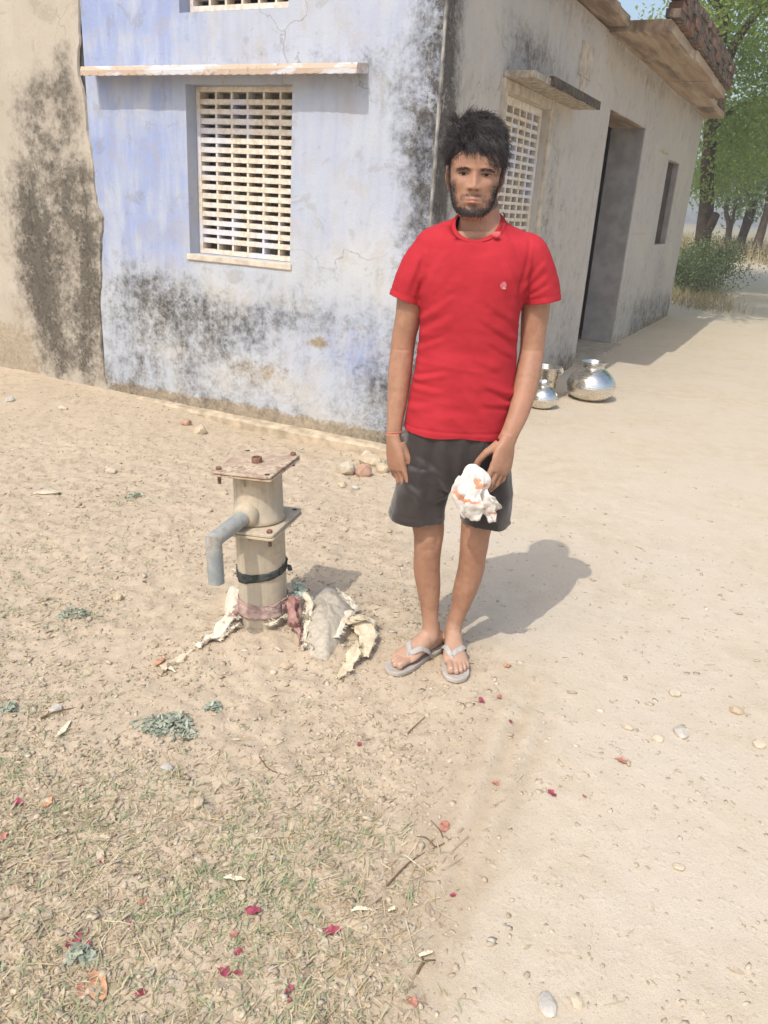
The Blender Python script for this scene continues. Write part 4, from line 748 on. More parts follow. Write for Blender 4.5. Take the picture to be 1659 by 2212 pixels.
# ------------------------------------------------------------------ trees, bush, field
def leaf_mat(name, c, c2, c3, tr=.5):
    m = NT(name, .65, .25); r = m.rnd(); n = m.noise(.9, 3); k = m.mix(m.ss(r, .2, .8), c, c2); k = m.mix(m.ss(n, .5, .7, 0, .6), k, c3); m.col(k); m.translucent(m.mix(.3, c3, (.36, .48, .15, 1)), tr); return m.m
m_leafA = leaf_mat('broad_leaves', S(116, 138, 74), S(142, 164, 84), S(168, 188, 102)); m_leafB = leaf_mat('grove_leaves', S(116, 136, 86), S(132, 152, 96), S(148, 166, 108)); m_bush = leaf_mat('bush_leaves', S(98, 112, 78), S(114, 126, 86), S(128, 138, 94), .2)
m_bark = simple('dark_bark', S(92, 79, 67), .95, .35, 8, .6)
def crown_mesh(ells, n, size, clump=34):
    """leaf clusters through the volume of several ellipsoids (centre, radii)"""
    vol = np.array([e[1][0] * e[1][1] * e[1][2] for e in ells]) ** .8; pick = RNG.choice(len(ells), n // clump, p=vol / vol.sum()); C0 = []
    for k in pick:
        d = RNG.normal(size=3); d /= np.linalg.norm(d); r = RNG.random() ** .45; C0.append(np.array(ells[k][0]) + d * r * np.array(ells[k][1]) * (1 + .25 * RNG.normal()))
    C0 = np.repeat(np.array(C0), clump, 0); N = len(C0); P = C0 + RNG.normal(0, size * 2.1, (N, 3)) * [1.25, 1.25, .75]
    dx = RNG.normal(size=(N, 3)); dx[:, 2] -= .35; dx /= np.linalg.norm(dx, axis=1)[:, None]; up_ = RNG.normal(0, .55, (N, 3)) + [0, 0, 1]; dy = np.cross(up_, dx); dy /= np.linalg.norm(dy, axis=1)[:, None]; dz = np.cross(dx, dy); s = size * RNG.uniform(.6, 1.3, N)[:, None]
    b = np.array([(-.5, 0, 0), (-.1, .3, .07), (-.1, -.3, .07), (.5, 0, -.08)]); V = np.stack([P + s * (q[0] * dx + q[1] * dy + q[2] * dz) for q in b], 1); F = (np.array([[0, 2, 3, 1]])[None] + (np.arange(N) * 4)[:, None, None]).reshape(-1, 4); return V.reshape(-1, 3), F
def tree(name, base, limbs, ells, n, size, lm, label, group=None, cat='tree'):
    t = empty(name, tuple(base)); tag(t, label, cat, group); B = np.array(base); q = MB()
    for pts, r0, r1 in limbs:
        P = cr(np.array(pts) - B, 6); P = P + np.c_[fbm(P, 1.1, 2, 3.), fbm(P, 1.1, 2, 9.), P[:, 2] * 0] * r0 * .5; q.tube(P, list(np.linspace(r0, r1, len(P))), 9)
    if limbs: q.build('trunk', m_bark, t, True)
    if ells:
        v, f = crown_mesh([(np.array(e[0]) - B, e[1]) for e in ells], n, size); mkobj('crown', v, f, lm, t)
    return t
gG = lambda px, py, Y: (lambda p: np.array([p[0], p[1], float(gz(p[0], p[1])[0])]))(at(px, py, Y))
bA = gG(1503, 610, 21.)
a3 = lambda px, py, Y: at(px, py, Y)
limbsA = [([bA - [0, 0, .2], a3(1510, 520, 21), a3(1521, 455, 21), a3(1529, 415, 21), a3(1534, 330, 20.6), a3(1550, 180, 20), a3(1570, 30, 19), a3(1590, -120, 18)],   .21, .11), ([a3(1514, 510, 21), a3(1530, 490, 20.8), a3(1545, 463, 20.6)], .12, .10), ([a3(1550, 180, 20), a3(1600, 80, 19), a3(1680, -20, 18)], .13, .05), ([a3(1540, 280, 20.4), a3(1580, 240, 20), a3(1640, 210, 20)], .08, .03), ([a3(1570, 30, 19), a3(1530, -20, 17.5), a3(1500, -90, 16)], .10, .05)]
ellA = [(a3(1600, 120, 20), (1.5, 2.0, 1.6)), (a3(1560, 300, 20.5), (.9, 1.4, 1.0)), (a3(1660, 220, 20), (1.2, 1.6, 1.6)), (a3(1530, 400, 21), (.5, .8, .45)), (a3(1590, -60, 18), (1.6, 2, 1.2)), ((7.6, 15.2, 5.9), (1.9, 1.7, 1.1)), ((10.4, 16.2, 5.4), (2.4, 2.2, 1.4)), ((12.6, 19, 5.5), (2.5, 2.5, 1.5)), ((9.3, 19.5, 6.4), (2.4, 2.4, 1.2)), (a3(1610, 360, 22), (.7, 1., .55))]
tree('roadside_tree', bA, limbsA, ellA, 52000, .095, m_leafA, 'big roadside tree with broken dark trunk and bright broad leaves beyond the house')
bT = np.array([8.7, 11.6, 0.]); tree('roadside_tree', bT, [([bT - [0, 0, .2], bT + [-.1, .1, 1.6], bT + [-.4, .2, 3.2], bT + [-1.4, -.1, 4.6], bT + [-3., -.5, 5.3]], .2, .05), ([bT + [-.4, .2, 3.2], bT + [.2, .8, 4.4], bT + [.6, 1.6, 5.4]], .12, .04)], [((3.3, 10.9, 5.3), (1.0, .9, .4)), ((4.4, 12.2, 5.3), (1.3, 1.0, .5)), ((5.6, 14., 5.4), (1.4, 1.2, .6)), ((6.6, 16.6, 5.7), (1.3, 1.4, .6)), ((5.9, 11.2, 5.2), (1.4, 1., .6)), ((7.4, 12.4, 5.3), (1.6, 1.4, .8)), ((9.0, 13.6, 5.6), (1.7, 1.5, .9)), ((9.8, 11.6, 5.4), (1.4, 1.4, .8))], 30000, .12, m_leafA, 'nearer leafy tree whose shade dapples the road, at the right edge')
def grove(px, py, Y, tops, ells, n, r, label):
    b = at(px, py, Y); return tree('grove_tree', b, [([b - [0, 0, .3]] + [a3(x, y, Y) for x, y in tp], r * (1 if k == 0 else .6), r * .35) for k, tp in enumerate(tops)], [(a3(x, y, Y + dy), rr) for x, y, dy, rr in ells], n, .17, m_leafB, label, 'trees along the field')
grove(1572, 535, 30., [[(1573, 490), (1566, 455), (1575, 400), (1580, 330)], [(1582, 470), (1590, 420), (1600, 360)]], [(1575, 385, 0, (1.0, 1., .9)), (1590, 300, 0, (1.3, 1.3, 1.2)), (1550, 350, .5, (.8, .8, .9))], 3600, .11, 'thin forked tree left of the others along the field')
grove(1606, 518, 32., [[(1612, 470), (1618, 420), (1616, 340)], [(1625, 455), (1634, 410), (1640, 350)]], [(1615, 370, 0, (1.2, 1.2, 1.)), (1630, 300, 0, (1.6, 1.4, 1.4)), (1630, 440, 0, (.7, .7, .35)), (1600, 455, 1, (.5, .6, .3))], 4200, .17, 'darker trunked tree standing in the middle of the field row')
grove(1641, 528, 29., [[(1646, 490), (1652, 450), (1666, 380)]], [(1660, 390, 0, (1.0, 1., .8)), (1680, 320, 0, (1.4, 1.2, 1.2))], 3400, .17, 'leaning tree at the right edge of the field row')
bB = gG(1500, 632, 17.8); bB = np.array([bB[0], bB[1], 0.])
tree('bush', bB, [([bB - [0, 0, .05], bB + [.1, .1, .5]], .03, .01)], [(a3(1500, 600, 18.), (.75, .9, .42)), (a3(1545, 585, 18.8), (.5, .8, .38)), (a3(1475, 590, 17.6), (.5, .7, .5)), (a3(1520, 560, 19.2), (.9, .8, .5)), (a3(1560, 560, 19.6), (.35, .5, .35))], 11000, .06, m_bush, 'dark green bush under the roadside tree behind the house end', None, 'bush')
# dry verge grass, far field edge
nT = 2600; P = np.c_[RNG.uniform(5, 40, nT), RNG.uniform(24, 34, nT)]; P = P[(P[:, 1] > 25.5 + .3 * np.abs(P[:, 0] - 12) * (P[:, 0] < 12)) | (P[:, 0] > 14 + (P[:, 1] - 24) * .2)]; Q = np.c_[RNG.uniform(5.2, 8.2, 500), RNG.uniform(14.4, 18.2, 500)]; Q = Q[Q[:, 0] < 4.9 + .25 * (Q[:, 1] - 13.2) + .8]; P = np.r_[P, Q]
n = len(P) * 8; P = np.repeat(P, 8, 0) + RNG.normal(0, .12, (n, 2)); az = RNG.uniform(0, 6.28, n); L = RNG.uniform(.2, .75, n) * np.where(P[:, 1] < 20, .45, 1.); ln = RNG.uniform(.1, .9, n); d2 = np.c_[np.cos(az), np.sin(az)]; Z = gz(P[:, 0], P[:, 1]) - .01; wd = RNG.uniform(.006, .014, n)[:, None] * np.where(P[:, 1:] < 20, .5, 1.); rows = []
for t, wk in ((0, 1.), (.55, .8), (1., .1)):
    c3 = np.c_[P + d2 * (L * ln * t * t)[:, None], Z + L * t * (1 - .3 * ln * t)]; e = np.c_[-d2[:, 1], d2[:, 0], np.zeros(n)] * wd * wk; rows += [c3 + e, c3 - e]
V = np.stack(rows, 1); F = (np.array([[0, 1, 3, 2], [2, 3, 5, 4]])[None] + (np.arange(n) * 6)[:, None, None]).reshape(-1, 4)
tag(mkobj('dry_grass', V.reshape(-1, 3), F, rmat('dry_verge', [S(190, 174, 136), S(176, 160, 124), S(200, 186, 150), S(148, 140, 108)], .9, .3)), 'dry straw coloured grass along the road verge', 'grass', kind='stuff')
fe = [((x, 330 + 40 * math.sin(x * .05), 2.0), (9, 8, RNG.uniform(2.2, 4.2))) for x in np.arange(60, 330, 11)]
v, f = crown_mesh(fe, 16000, 1.5, 14); tag(mkobj('far_woodland', v, f, simple('hazed_far_foliage', S(150, 160, 142), .9, .15, .3)), 'pale far line of trees at the end of the field', 'woodland', kind='stuff')  # distance haze is put into the pale leaf colour

# ------------------------------------------------------------------ hazy air
hz = MB(); hz.box((-120, -40, -4.5), (420, 400, 14)); ho = hz.build('haze'); tag(ho, 'pale dusty air over the yard and field', 'haze', kind='stuff')
hm_ = bpy.data.materials.new('dusty_air'); hm_.use_nodes = True; hn = hm_.node_tree; hn.nodes.remove(hn.nodes['Principled BSDF']); pv = hn.nodes.new('ShaderNodeVolumePrincipled'); pv.inputs['Color'].default_value = (.95, .93, .9, 1); pv.inputs['Density'].default_value = .0055; pv.inputs['Anisotropy'].default_value = .2; hn.links.new(pv.outputs[0], hn.nodes['Material Output'].inputs['Volume']); ho.data.materials.append(hm_)
# ------------------------------------------------------------------ the man
YB = 2.45
person = empty('person', (0.235, 2.42, 0.0)); tag(person, 'bearded man in red t-shirt and dark shorts standing beside the hand pump', 'person')
PERS = np.array([0.235, 2.42, 0.0])
def pp(o):
    me = o.data; n = len(me.vertices); co = np.empty(n * 3); me.vertices.foreach_get('co', co); me.vertices.foreach_set('co', (co.reshape(-1, 3) - PERS).ravel()); me.update(); o.parent = person; return o
XV = np.array([1.0, 0, 0])
def limb(rows, nb=28, sub=6, flat=1.0, ex=2.0, world=False):
    """rows: (px, py, half width px, Y, depth/width) -> rings of a tapered limb"""
    D = []
    for r in rows:
        if world: D.append(r)
        else:
            px, py, hw, Y, k = r; c = at(px, py, Y); a = abs(at(px + hw, py, Y)[0] - at(px - hw, py, Y)[0]) / 2; D.append((*c, a, a * k))
    D = cr(np.array(D), sub); rings = []; ang = np.linspace(0, 2 * math.pi, nb, endpoint=False)
    for i in range(len(D)):
        t = nrm(D[min(i + 1, len(D) - 1), :3] - D[max(i - 1, 0), :3]); e1 = nrm(XV - t * t.dot(XV)); e2 = np.cross(t, e1)
        ca, sa_ = np.cos(ang), np.sin(ang); ca = np.sign(ca) * np.abs(ca) ** (2 / ex); sa_ = np.sign(sa_) * np.abs(sa_) ** (2 / ex)
        rings.append([D[i, :3] + D[i, 3] * x * e1 + D[i, 4] * y * e2 for x, y in zip(ca, sa_)])
    return rings
body = MB()
# torso under the clothes (kept inside them), neck
body.loft(limb([(990, 1030, 85, YB, .6), (990, 960, 90, YB, .6), (1000, 860, 88, YB, .6), (1010, 760, 88, YB, .6), (1015, 660, 92, YB, .6), (1030, 590, 100, YB, .56), (1034, 545, 100, YB, .50), (1037, 516, 80, YB + .005, .68), (1038, 500, 60, YB + .008, .88), (1037, 483, 48, YB + .005, .98), (1037, 468, 43.5, YB + .003, 1.0), (1037, 450, 41, YB, 1.02), (1038, 400, 34, YB, 1.0)]))
# arms
armR = [(922, 540, 27, YB + .005, 1.05), (906, 578, 29, YB + .01, 1.05), (890, 625, 30, YB + .01, 1.05), (882, 682, 27.5, YB + .015, 1.05), (873, 725, 26, YB + .02, 1.0), (869, 755, 25.5, YB + .02, 1.0), (864, 800, 25.5, YB + .01, .95), (860, 845, 23, YB, .92), (855, 890, 19, YB - .02, .85), (852, 925, 16.5, YB - .03, .78), (851, 950, 17, YB - .035, .72)]
armL = [(1142, 542, 28, YB + .005, 1.05), (1154, 580, 31, YB + .01, 1.05), (1158, 625, 33, YB + .015, 1.05), (1157, 668, 31, YB + .02, 1.02), (1152, 715, 28.5, YB + .02, 1.0), (1149, 757, 26.5, YB + .015, 1.0), (1142, 800, 27, YB - .01, .95), (1134, 840, 26, YB - .035, .92), (1121, 890, 22.5, YB - .07, .86), (1104, 930, 19.5, YB - .095, .78), (1093, 955, 20, YB - .105, .72)]
body.loft(limb(armR)); body.loft(limb(armL))
# legs, knees slightly marked
legR = [(918, 960, 52, YB, .95), (915, 1040, 48, YB, .98), (920, 1100, 39, YB, 1.0), (926, 1145, 34, YB - .005, 1.02), (925, 1172, 31, YB - .008, 1.05), (923, 1200, 29, YB, 1.05), (922, 1230, 28.5, YB + .015, 1.12), (926, 1270, 25.5, YB + .02, 1.12), (928, 1308, 20.5, YB + .02, 1.05), (929, 1335, 17.5, YB + .015, 1.1), (930, 1352, 17.5, YB + .012, 1.15), (930, 1372, 18.5, YB + .008, 1.2), (931, 1384, 14, YB + .008, 1.2)]
legL = [(1050, 960, 54, YB, .95), (1045, 1040, 50, YB, .98), (1036, 1100, 40, YB, 1.0), (1028, 1145, 33, YB - .005, 1.02), (1025, 1172, 31, YB - .008, 1.05), (1021, 1200, 29, YB + .005, 1.06), (1017, 1230, 28.5, YB + .02, 1.14), (1004, 1275, 25.5, YB + .03, 1.12), (995, 1308, 20, YB + .035, 1.06), (984, 1338, 17.5, YB + .04, 1.1), (980, 1353, 17.5, YB + .037, 1.15), (978, 1372, 18.5, YB + .033, 1.2), (977, 1384, 14, YB + .033, 1.2)]
body.loft(limb(legR)); body.loft(limb(legL))
# feet: local frame at the heel on top of the sole, x across, y to the toes
SOLE = .02
def foot_frame(h, t, side):
    hp = gnd(*h, SOLE); tp = gnd(*t, SOLE); fd = tp - hp; L = np.linalg.norm(fd); fd /= L; return hp, fd, np.cross(fd, ZV) * side, L    # lateral axis points to the big toe
FR = foot_frame((946, 1391), (846, 1441), -1); FL = foot_frame((972, 1381), (993, 1471), +1)
def fpt(F, t, l, z): return F[0] + F[1] * t + F[2] * l + ZV * z
toes = {}
def foot(F, key):
    hp, fd, fl, L = F; L = .235; prof = [(-.010, .020, .024, .030, 0), (.01, .027, .032, .034, 0), (.04, .030, .044, .042, 0), (.07, .030, .046, .046, .001), (.10, .033, .036, .038, .003), (.13, .038, .028, .030, .004), (.155, .042, .022, .023, .003), (.175, .042, .017, .018, .001), (.19, .036, .012, .014, 0)]
    P = cr(np.array(prof), 4); ang = np.linspace(0, 2 * math.pi, 24, endpoint=False); rings = []
    for t, w, h, zc, lo in P: rings.append([fpt(F, t, lo + w * math.cos(a), max(.001, zc * .95 + h * math.sin(a) * (1.0 if math.sin(a) > 0 else .98))) for a in ang])
    body.loft(rings)
    body.loft([[fpt(F, .048 - .003 * k, (.030 - .0022 * k) * math.cos(a), .035 + .016 * k + .0 * math.sin(a)) + fd * (.040 - .0035 * k) * math.sin(a) for a in ang] for k in range(5)])
    tl = [(.026, .182, .236, .0125), (.006, .187, .236, .0085), (-.010, .184, .226, .008), (-.024, .178, .213, .0076), (-.036, .168, .196, .0074)]; res = []
    for l, t0, t1, r in tl:
        pts = [fpt(F, t0 - .02, l * .9, .017), fpt(F, (t0 + t1) / 2, l, .016), fpt(F, t1 - r * .9, l * 1.02, r * 1.02), fpt(F, t1, l * 1.02, r * .9)]; Q = cr(np.array(pts), 4); rad = np.interp(np.linspace(0, 1, len(Q)), [0, .5, .85, 1], [r * 1.0, r * .92, r, r * .45]); body.tube(Q, list(rad), 12); res.append((pts, r))
    toes[key] = res
foot(FR, 'R'); foot(FL, 'L')
# hands
nails = []
def hand(w, d, l, curl, spread, thumb, k=1.0, thumbcurl=.35):
    """w wrist, d to the fingers, l to the thumb side, palm normal p = side fingers curl to"""
    d = nrm(d); l = nrm(l - d * np.dot(l, d)); p = hand.sign * np.cross(d, l)
    ang = np.linspace(0, 2 * math.pi, 26, endpoint=False); rings = []
    for t, wd, th, lo in [(-.012, .024, .018, 0), (.008, .027, .0175, .001), (.03, .036, .0165, .002), (.055, .0405, .0145, .001), (.078, .0415, .0125, -.001), (.093, .037, .0095, -.001), (.1, .030, .006, -.001)]:
        rings.append([w + k * (d * t + l * (lo + wd * math.copysign(abs(math.cos(a)) ** .8, math.cos(a))) + p * (th * math.sin(a) - .003)) for a in ang])
    body.loft([list(r) for r in rings])
    fs = [(.0295, .090, (.041, .025, .021), .0092), (.0095, .095, (.046, .028, .022), .0095), (-.0105, .092, (.042, .026, .022), .009), (-.0295, .083, (.033, .021, .019), .008)]
    for i, (lo, t0, sg, r) in enumerate(fs):
        q = w + k * (d * (t0 - .018) + l * lo); pts = [q]; rad = [r * 1.1 * k]; a = 0; dd = nrm(d + l * spread[i]); q = w + k * (d * t0 + l * lo); pts.append(q); rad.append(r * 1.1 * k)
        for j, s in enumerate(sg):
            a += curl[i][j]; v = dd * math.cos(a) + p * math.sin(a); m_ = q + k * v * s * .5; q = q + k * v * s; pts += [m_, q]; rad += [r * k * (1.0 - .09 * j) * .96, r * k * (1.02 - .1 * j) if j < 2 else r * k * .5]
        body.tube(pts, rad, 14); nails.append((pts[-1] - k * v * .007, v, nrm(np.cross(l, v)) * 1, r * k * .8, p))
    q = w + k * (d * .018 + l * .020 + p * .006); v0 = nrm(d * thumb[0] + l * thumb[1] + p * thumb[2]); pts = [q]; rad = [.0165 * k]; ax = nrm(np.cross(v0, nrm(d * .9 + p * .5 - l * .3))); a = 0
    for j, (s, r) in enumerate(((.044, .0118), (.033, .0102), (.028, .0055))):
        v = v0 * math.cos(a) + np.cross(ax, v0) * math.sin(a); pts += [q + k * v * s * .5]; rad += [(.0135 if j == 0 else .0106) * k]; q = q + k * v * s; pts.append(q); rad.append(r * k); a += thumbcurl
    body.tube(pts, rad, 14); return p
wR = at(851, 945, YB - .035); hand.sign = 1
dR = nrm(at(862, 1040, YB - .05) - wR)
lR = np.array([.62, -.78, 0]); pr_ = np.cross(nrm(dR), lR); hand.sign = 1 if pr_[0] > 0 else -1
hand(wR, dR, lR, [(.22, .40, .25), (.18, .38, .22), (.22, .42, .25), (.28, .45, .3)], (.10, .02, -.06, -.14), (.90, .30, .22), 1.08)
wL = at(1095, 950, YB - .105); dL = nrm(at(1072, 1040, YB - .14) - wL)
lL = np.array([-.80, -.60, 0]); pl_ = np.cross(nrm(dL), lL); hand.sign = 1 if pl_[1] > 0 else -1
PL = hand(wL, dL, lL, [(.25, .55, .35), (.22, .5, .35), (.25, .5, .35), (.3, .55, .4)], (.08, .02, -.05, -.12), (.75, .45, .55), 1.05)
# head ------------------------------------------------------------------------
YH = YB - .02; YAW = R_(-5)
HO = at(1024, 468, YH - .09) + np.array([0, .09, 0])
def hw(p):
    p = np.asarray(p, float); c, s_ = math.cos(YAW), math.sin(YAW); return HO + np.stack([p[..., 0] * c - p[..., 1] * s_, p[..., 0] * s_ + p[..., 1] * c, p[..., 2]], -1)
zk = np.array([-.008, .0, .011, .026, .043, .064, .085, .110, .134, .162, .186, .205, .220, .230])
wk = np.array([.028, .037, .0455, .0535, .059, .0635, .0670, .0695, .0725, .073, .068, .056, .036, .004])
fk = np.array([.062, .080, .086, .086, .087, .087, .086, .088, .092, .088, .078, .062, .040, .004])
bk_ = np.array([.030, .038, .045, .052, .060, .074, .086, .096, .100, .098, .090, .074, .048, .004])
def ci(x, xs, ys): 
    P = cr(np.c_[xs, ys], 10); return np.interp(x, P[:, 0], P[:, 1])
def g2(x, z, x0, z0, sx, sz): return np.exp(-((x - x0) / sx) ** 2 - ((z - z0) / sz) ** 2)
NZ, NA_ = 150, 180
zz2 = np.linspace(-.008, .230, NZ); an = np.linspace(0, 2 * math.pi, NA_, endpoint=False)
Zg, Ag = np.meshgrid(zz2, an, indexing='ij'); W_, F_, Bk = ci(Zg, zk, wk), ci(Zg, zk, fk), ci(Zg, zk, bk_)
cx_, sx_ = np.cos(Ag), np.sin(Ag); ex_ = 2.35; k_ = (np.abs(cx_) ** ex_ + np.abs(sx_) ** ex_) ** (-1 / ex_)
Xh = W_ * cx_ * k_; Yh = np.where(sx_ < 0, F_, Bk) * sx_ * k_
front = sstep(0, -.035, Yh)
def feat(x, z):
    z = z / .845; d = 0
    ridge = np.interp(z, [.076, .0835, .092, .112, .128, .142], [0, .019, .0215, .0125, .0065, .002]); sxn = np.interp(z, [.08, .09, .12, .14], [.0115, .0105, .0090, .011]); d = d + ridge * np.exp(-(x / sxn) ** 2)
    d = d + .0095 * (g2(x, z, .0135, .0865, .0065, .0075) + g2(x, z, -.0135, .0865, .0065, .0075)) + .004 * g2(x, z, 0, .078, .006, .005)
    for s_ in (1, -1):
        d = d - .0135 * g2(x, z, s_ * .031, .1285, .0165, .0120) + .0060 * g2(x, z, s_ * .0315, .1275, .0115, .0075) + .0062 * g2(x, z, s_ * .030, .1430, .021, .0060) + .0040 * g2(x, z, s_ * .046, .098, .018, .014) - .004 * g2(x, z, s_ * .036, .066, .012, .016) - .0025 * g2(x, z, s_ * .031, .1262, .012, .0014) + .0016 * g2(x, z, s_ * .031, .1225, .010, .002)
    d = d + .0055 * g2(x, z, 0, .0545, .017, .0052) + .0075 * g2(x, z, 0, .0425, .0155, .0058) - .0050 * g2(x, z, 0, .0486, .021, .0020) - .0045 * g2(x, z, 0, .0325, .017, .005) + .006 * g2(x, z, 0, .012, .018, .012) - .0016 * g2(x, z, 0, .064, .0035, .006) + .003 * g2(x, z, 0, .052, .026, .016)
    return d
D = feat(Xh, Zg) * front; Yh = Yh - D * 1.0
nh = np.stack([Xh, Yh, Zg], -1)
hv = hw(nh.reshape(-1, 3)); body.loft([hv[i * NA_:(i + 1) * NA_] for i in range(NZ)])
for s_ in (1, -1):      # ears
    q = [hw(np.array((s_ * (.0715 + .004 * math.sin(a) + .006 * (1 - math.cos(a)) * .5), .012 + .010 * math.cos(a * 1.0) - .004, .112 + .031 * math.sin(a - .3)))) for a in np.linspace(-.9, 3.9, 18)]; q = [p - ZV * .016 for p in q]
    body.tube(q, list(np.interp(np.linspace(0, 1, 18), [0, .2, .6, 1], [.0065, .0055, .0048, .004])), 9)
    body.tube([hw(np.array((s_ * .068, .012, .078))), hw(np.array((s_ * .0755, .010, .093))), hw(np.array((s_ * .077, .012, .110)))], [.008, .0085, .008], 9)
bo = body.build('body', None, None, True)
md = bo.modifiers.new('r', 'REMESH'); md.mode = 'VOXEL'; md.voxel_size = .0026; md.use_smooth_shade = True
sm = bo.modifiers.new('s', 'SMOOTH'); sm.factor = .5; sm.iterations = 1
apply_mods(bo)
nv = len(bo.data.vertices); co = np.empty(nv * 3); bo.data.vertices.foreach_get('co', co); co = co.reshape(-1, 3); no_ = np.empty(nv * 3); bo.data.vertex_normals.foreach_get('vector', no_); no_ = no_.reshape(-1, 3)
dsp = fbm(co * [1, 1, .55], 16, 2, 12.) * .0016 * (co[:, 2] < 1.4)
for kx, ky in ((925, 1168), (1026, 1168)):
    kp = at(kx, ky, YB - .07); q3 = co - kp; fr_ = np.clip(-no_[:, 1], 0, 1); dsp += fr_ * (.0045 * np.exp(-((q3[:, 0] / .022) ** 2 + (q3[:, 2] / .026) ** 2)) - .0030 * np.exp(-(((np.abs(q3[:, 0]) - .030) / .010) ** 2 + ((q3[:, 2] + .012) / .022) ** 2)) - .0022 * np.exp(-((q3[:, 0] / .03) ** 2 + ((q3[:, 2] + .040) / .010) ** 2))) * (np.abs(q3[:, 1]) < .08)
    sh_ = np.exp(-((q3[:, 0] / .008) ** 2)) * sstep(-.06, -.10, q3[:, 2]) * sstep(-.36, -.28, q3[:, 2]) * fr_ * (np.abs(q3[:, 0]) < .05); dsp += .0012 * sh_
for ex_2, ey_2 in ((872, 757), (1150, 758)):
    kp = at(ex_2, ey_2, YB - .02); q3 = co - kp; dsp -= .0016 * np.exp(-((q3[:, 0] / .03) ** 2 + (q3[:, 2] / .0045) ** 2)) * np.clip(-no_[:, 1], 0, 1)
co = co + no_ * dsp[:, None]; bo.data.vertices.foreach_set('co', co.ravel()); bo.data.update()
nv = len(bo.data.vertices); co = np.empty(nv * 3); bo.data.vertices.foreach_get('co', co); co = co.reshape(-1, 3)
c, s_ = math.cos(-YAW), math.sin(-YAW); q = co - HO; hl = np.c_[q[:, 0] * c - q[:, 1] * s_, q[:, 0] * s_ + q[:, 1] * c, q[:, 2]]; x, y, z = hl.T
ishead = (z > -.03) & (z < .26) & (np.abs(x) < .1) & (np.abs(y) < .13); fr = sstep(.03, -.02, y)
def beard_mask(x, y, z):
    z = z / .845; ax = np.abs(x); jaw = sstep(.040, .058, ax) * sstep(.118, .085, z + .0) * sstep(.02, .0, y) * sstep(.004, .02, z + np.clip(-y - .03, 0, 1)); low = sstep(.036, .022, z) * sstep(-.020, -.045, y); chin = g2(x, z, 0, .012, .035, .022); must = g2(ax, z, .013, .0635, .015, .0052) + .55 * g2(ax, z, .030, .052, .006, .012); soul = g2(x, z, 0, .031, .007, .006)
    side = sstep(.060, .068, ax) * sstep(.17, .13, z) * sstep(-.035, -.012, y) * sstep(.012, .0, y)
    cheek = sstep(.030, .052, ax) * sstep(.068 + .35 * np.clip(ax - .03, 0, .04), .040, z) * (y < -.01); return np.clip(np.maximum.reduce([jaw, low, chin * 1.2, must * .95, soul, side, cheek]), 0, 1) * sstep(-.005, .004, z * .845 - .48 * np.maximum(y + .062, 0))
bm_ = beard_mask(x, y, z) * ishead; zf = z / .845; lips = (g2(x, zf, 0, .0540, .018, .0040) + g2(x, zf, 0, .0425, .0165, .0050)) * fr * ishead * (y < -.07); ax = np.abs(x)
dark = np.clip(g2(ax, zf, .009, .0795, .0048, .0028) * .9 + g2(x, zf, 0, .0486, .021, .0016) * .8 + .22 * g2(ax, zf, .031, .133, .016, .008) + .15 * g2(ax, zf, .028, .118, .014, .006), 0, 1) * fr * ishead
m = NT('skin', .5, .35); r, g, b = m.attr(); n = m.noise(40, 5, .6); n2 = m.noise(6, 3); xyz_ = m.xyz()
c = m.mix(m.ss(n, .3, .7), S(154, 114, 91), S(171, 130, 105)); c = m.mix(m.ss(n2, .4, .65, 0, .5), c, S(166, 120, 97)); dust = m.ss(xyz_[2], .03, .2, .55, 0); c = m.mix(dust, c, S(190, 160, 138))
stub = m.noise(420, 2, .6); c = m.mix(m.math('MULTIPLY', r, m.ss(stub, .25, .6, .5, .80)), c, S(58, 45, 40)); c = m.mix(g, c, S(196, 128, 122)); c = m.mix(b, c, S(46, 30, 26)); m.col(c); m.bump(m.math('ADD', n, m.noise(300, 3)), .12, .002); m.b.inputs['Subsurface Weight'].default_value = .08; m.b.inputs['Subsurface Radius'].default_value = (.008, .004, .002); m.rough(m.ss(n, .3, .7, .42, .6)); m_skin = m.m
setattr_(bo.data, np.c_[bm_, np.clip(lips, 0, 1) * .5, dark]); bo.data.materials.clear(); bo.data.materials.append(m_skin); pp(bo)
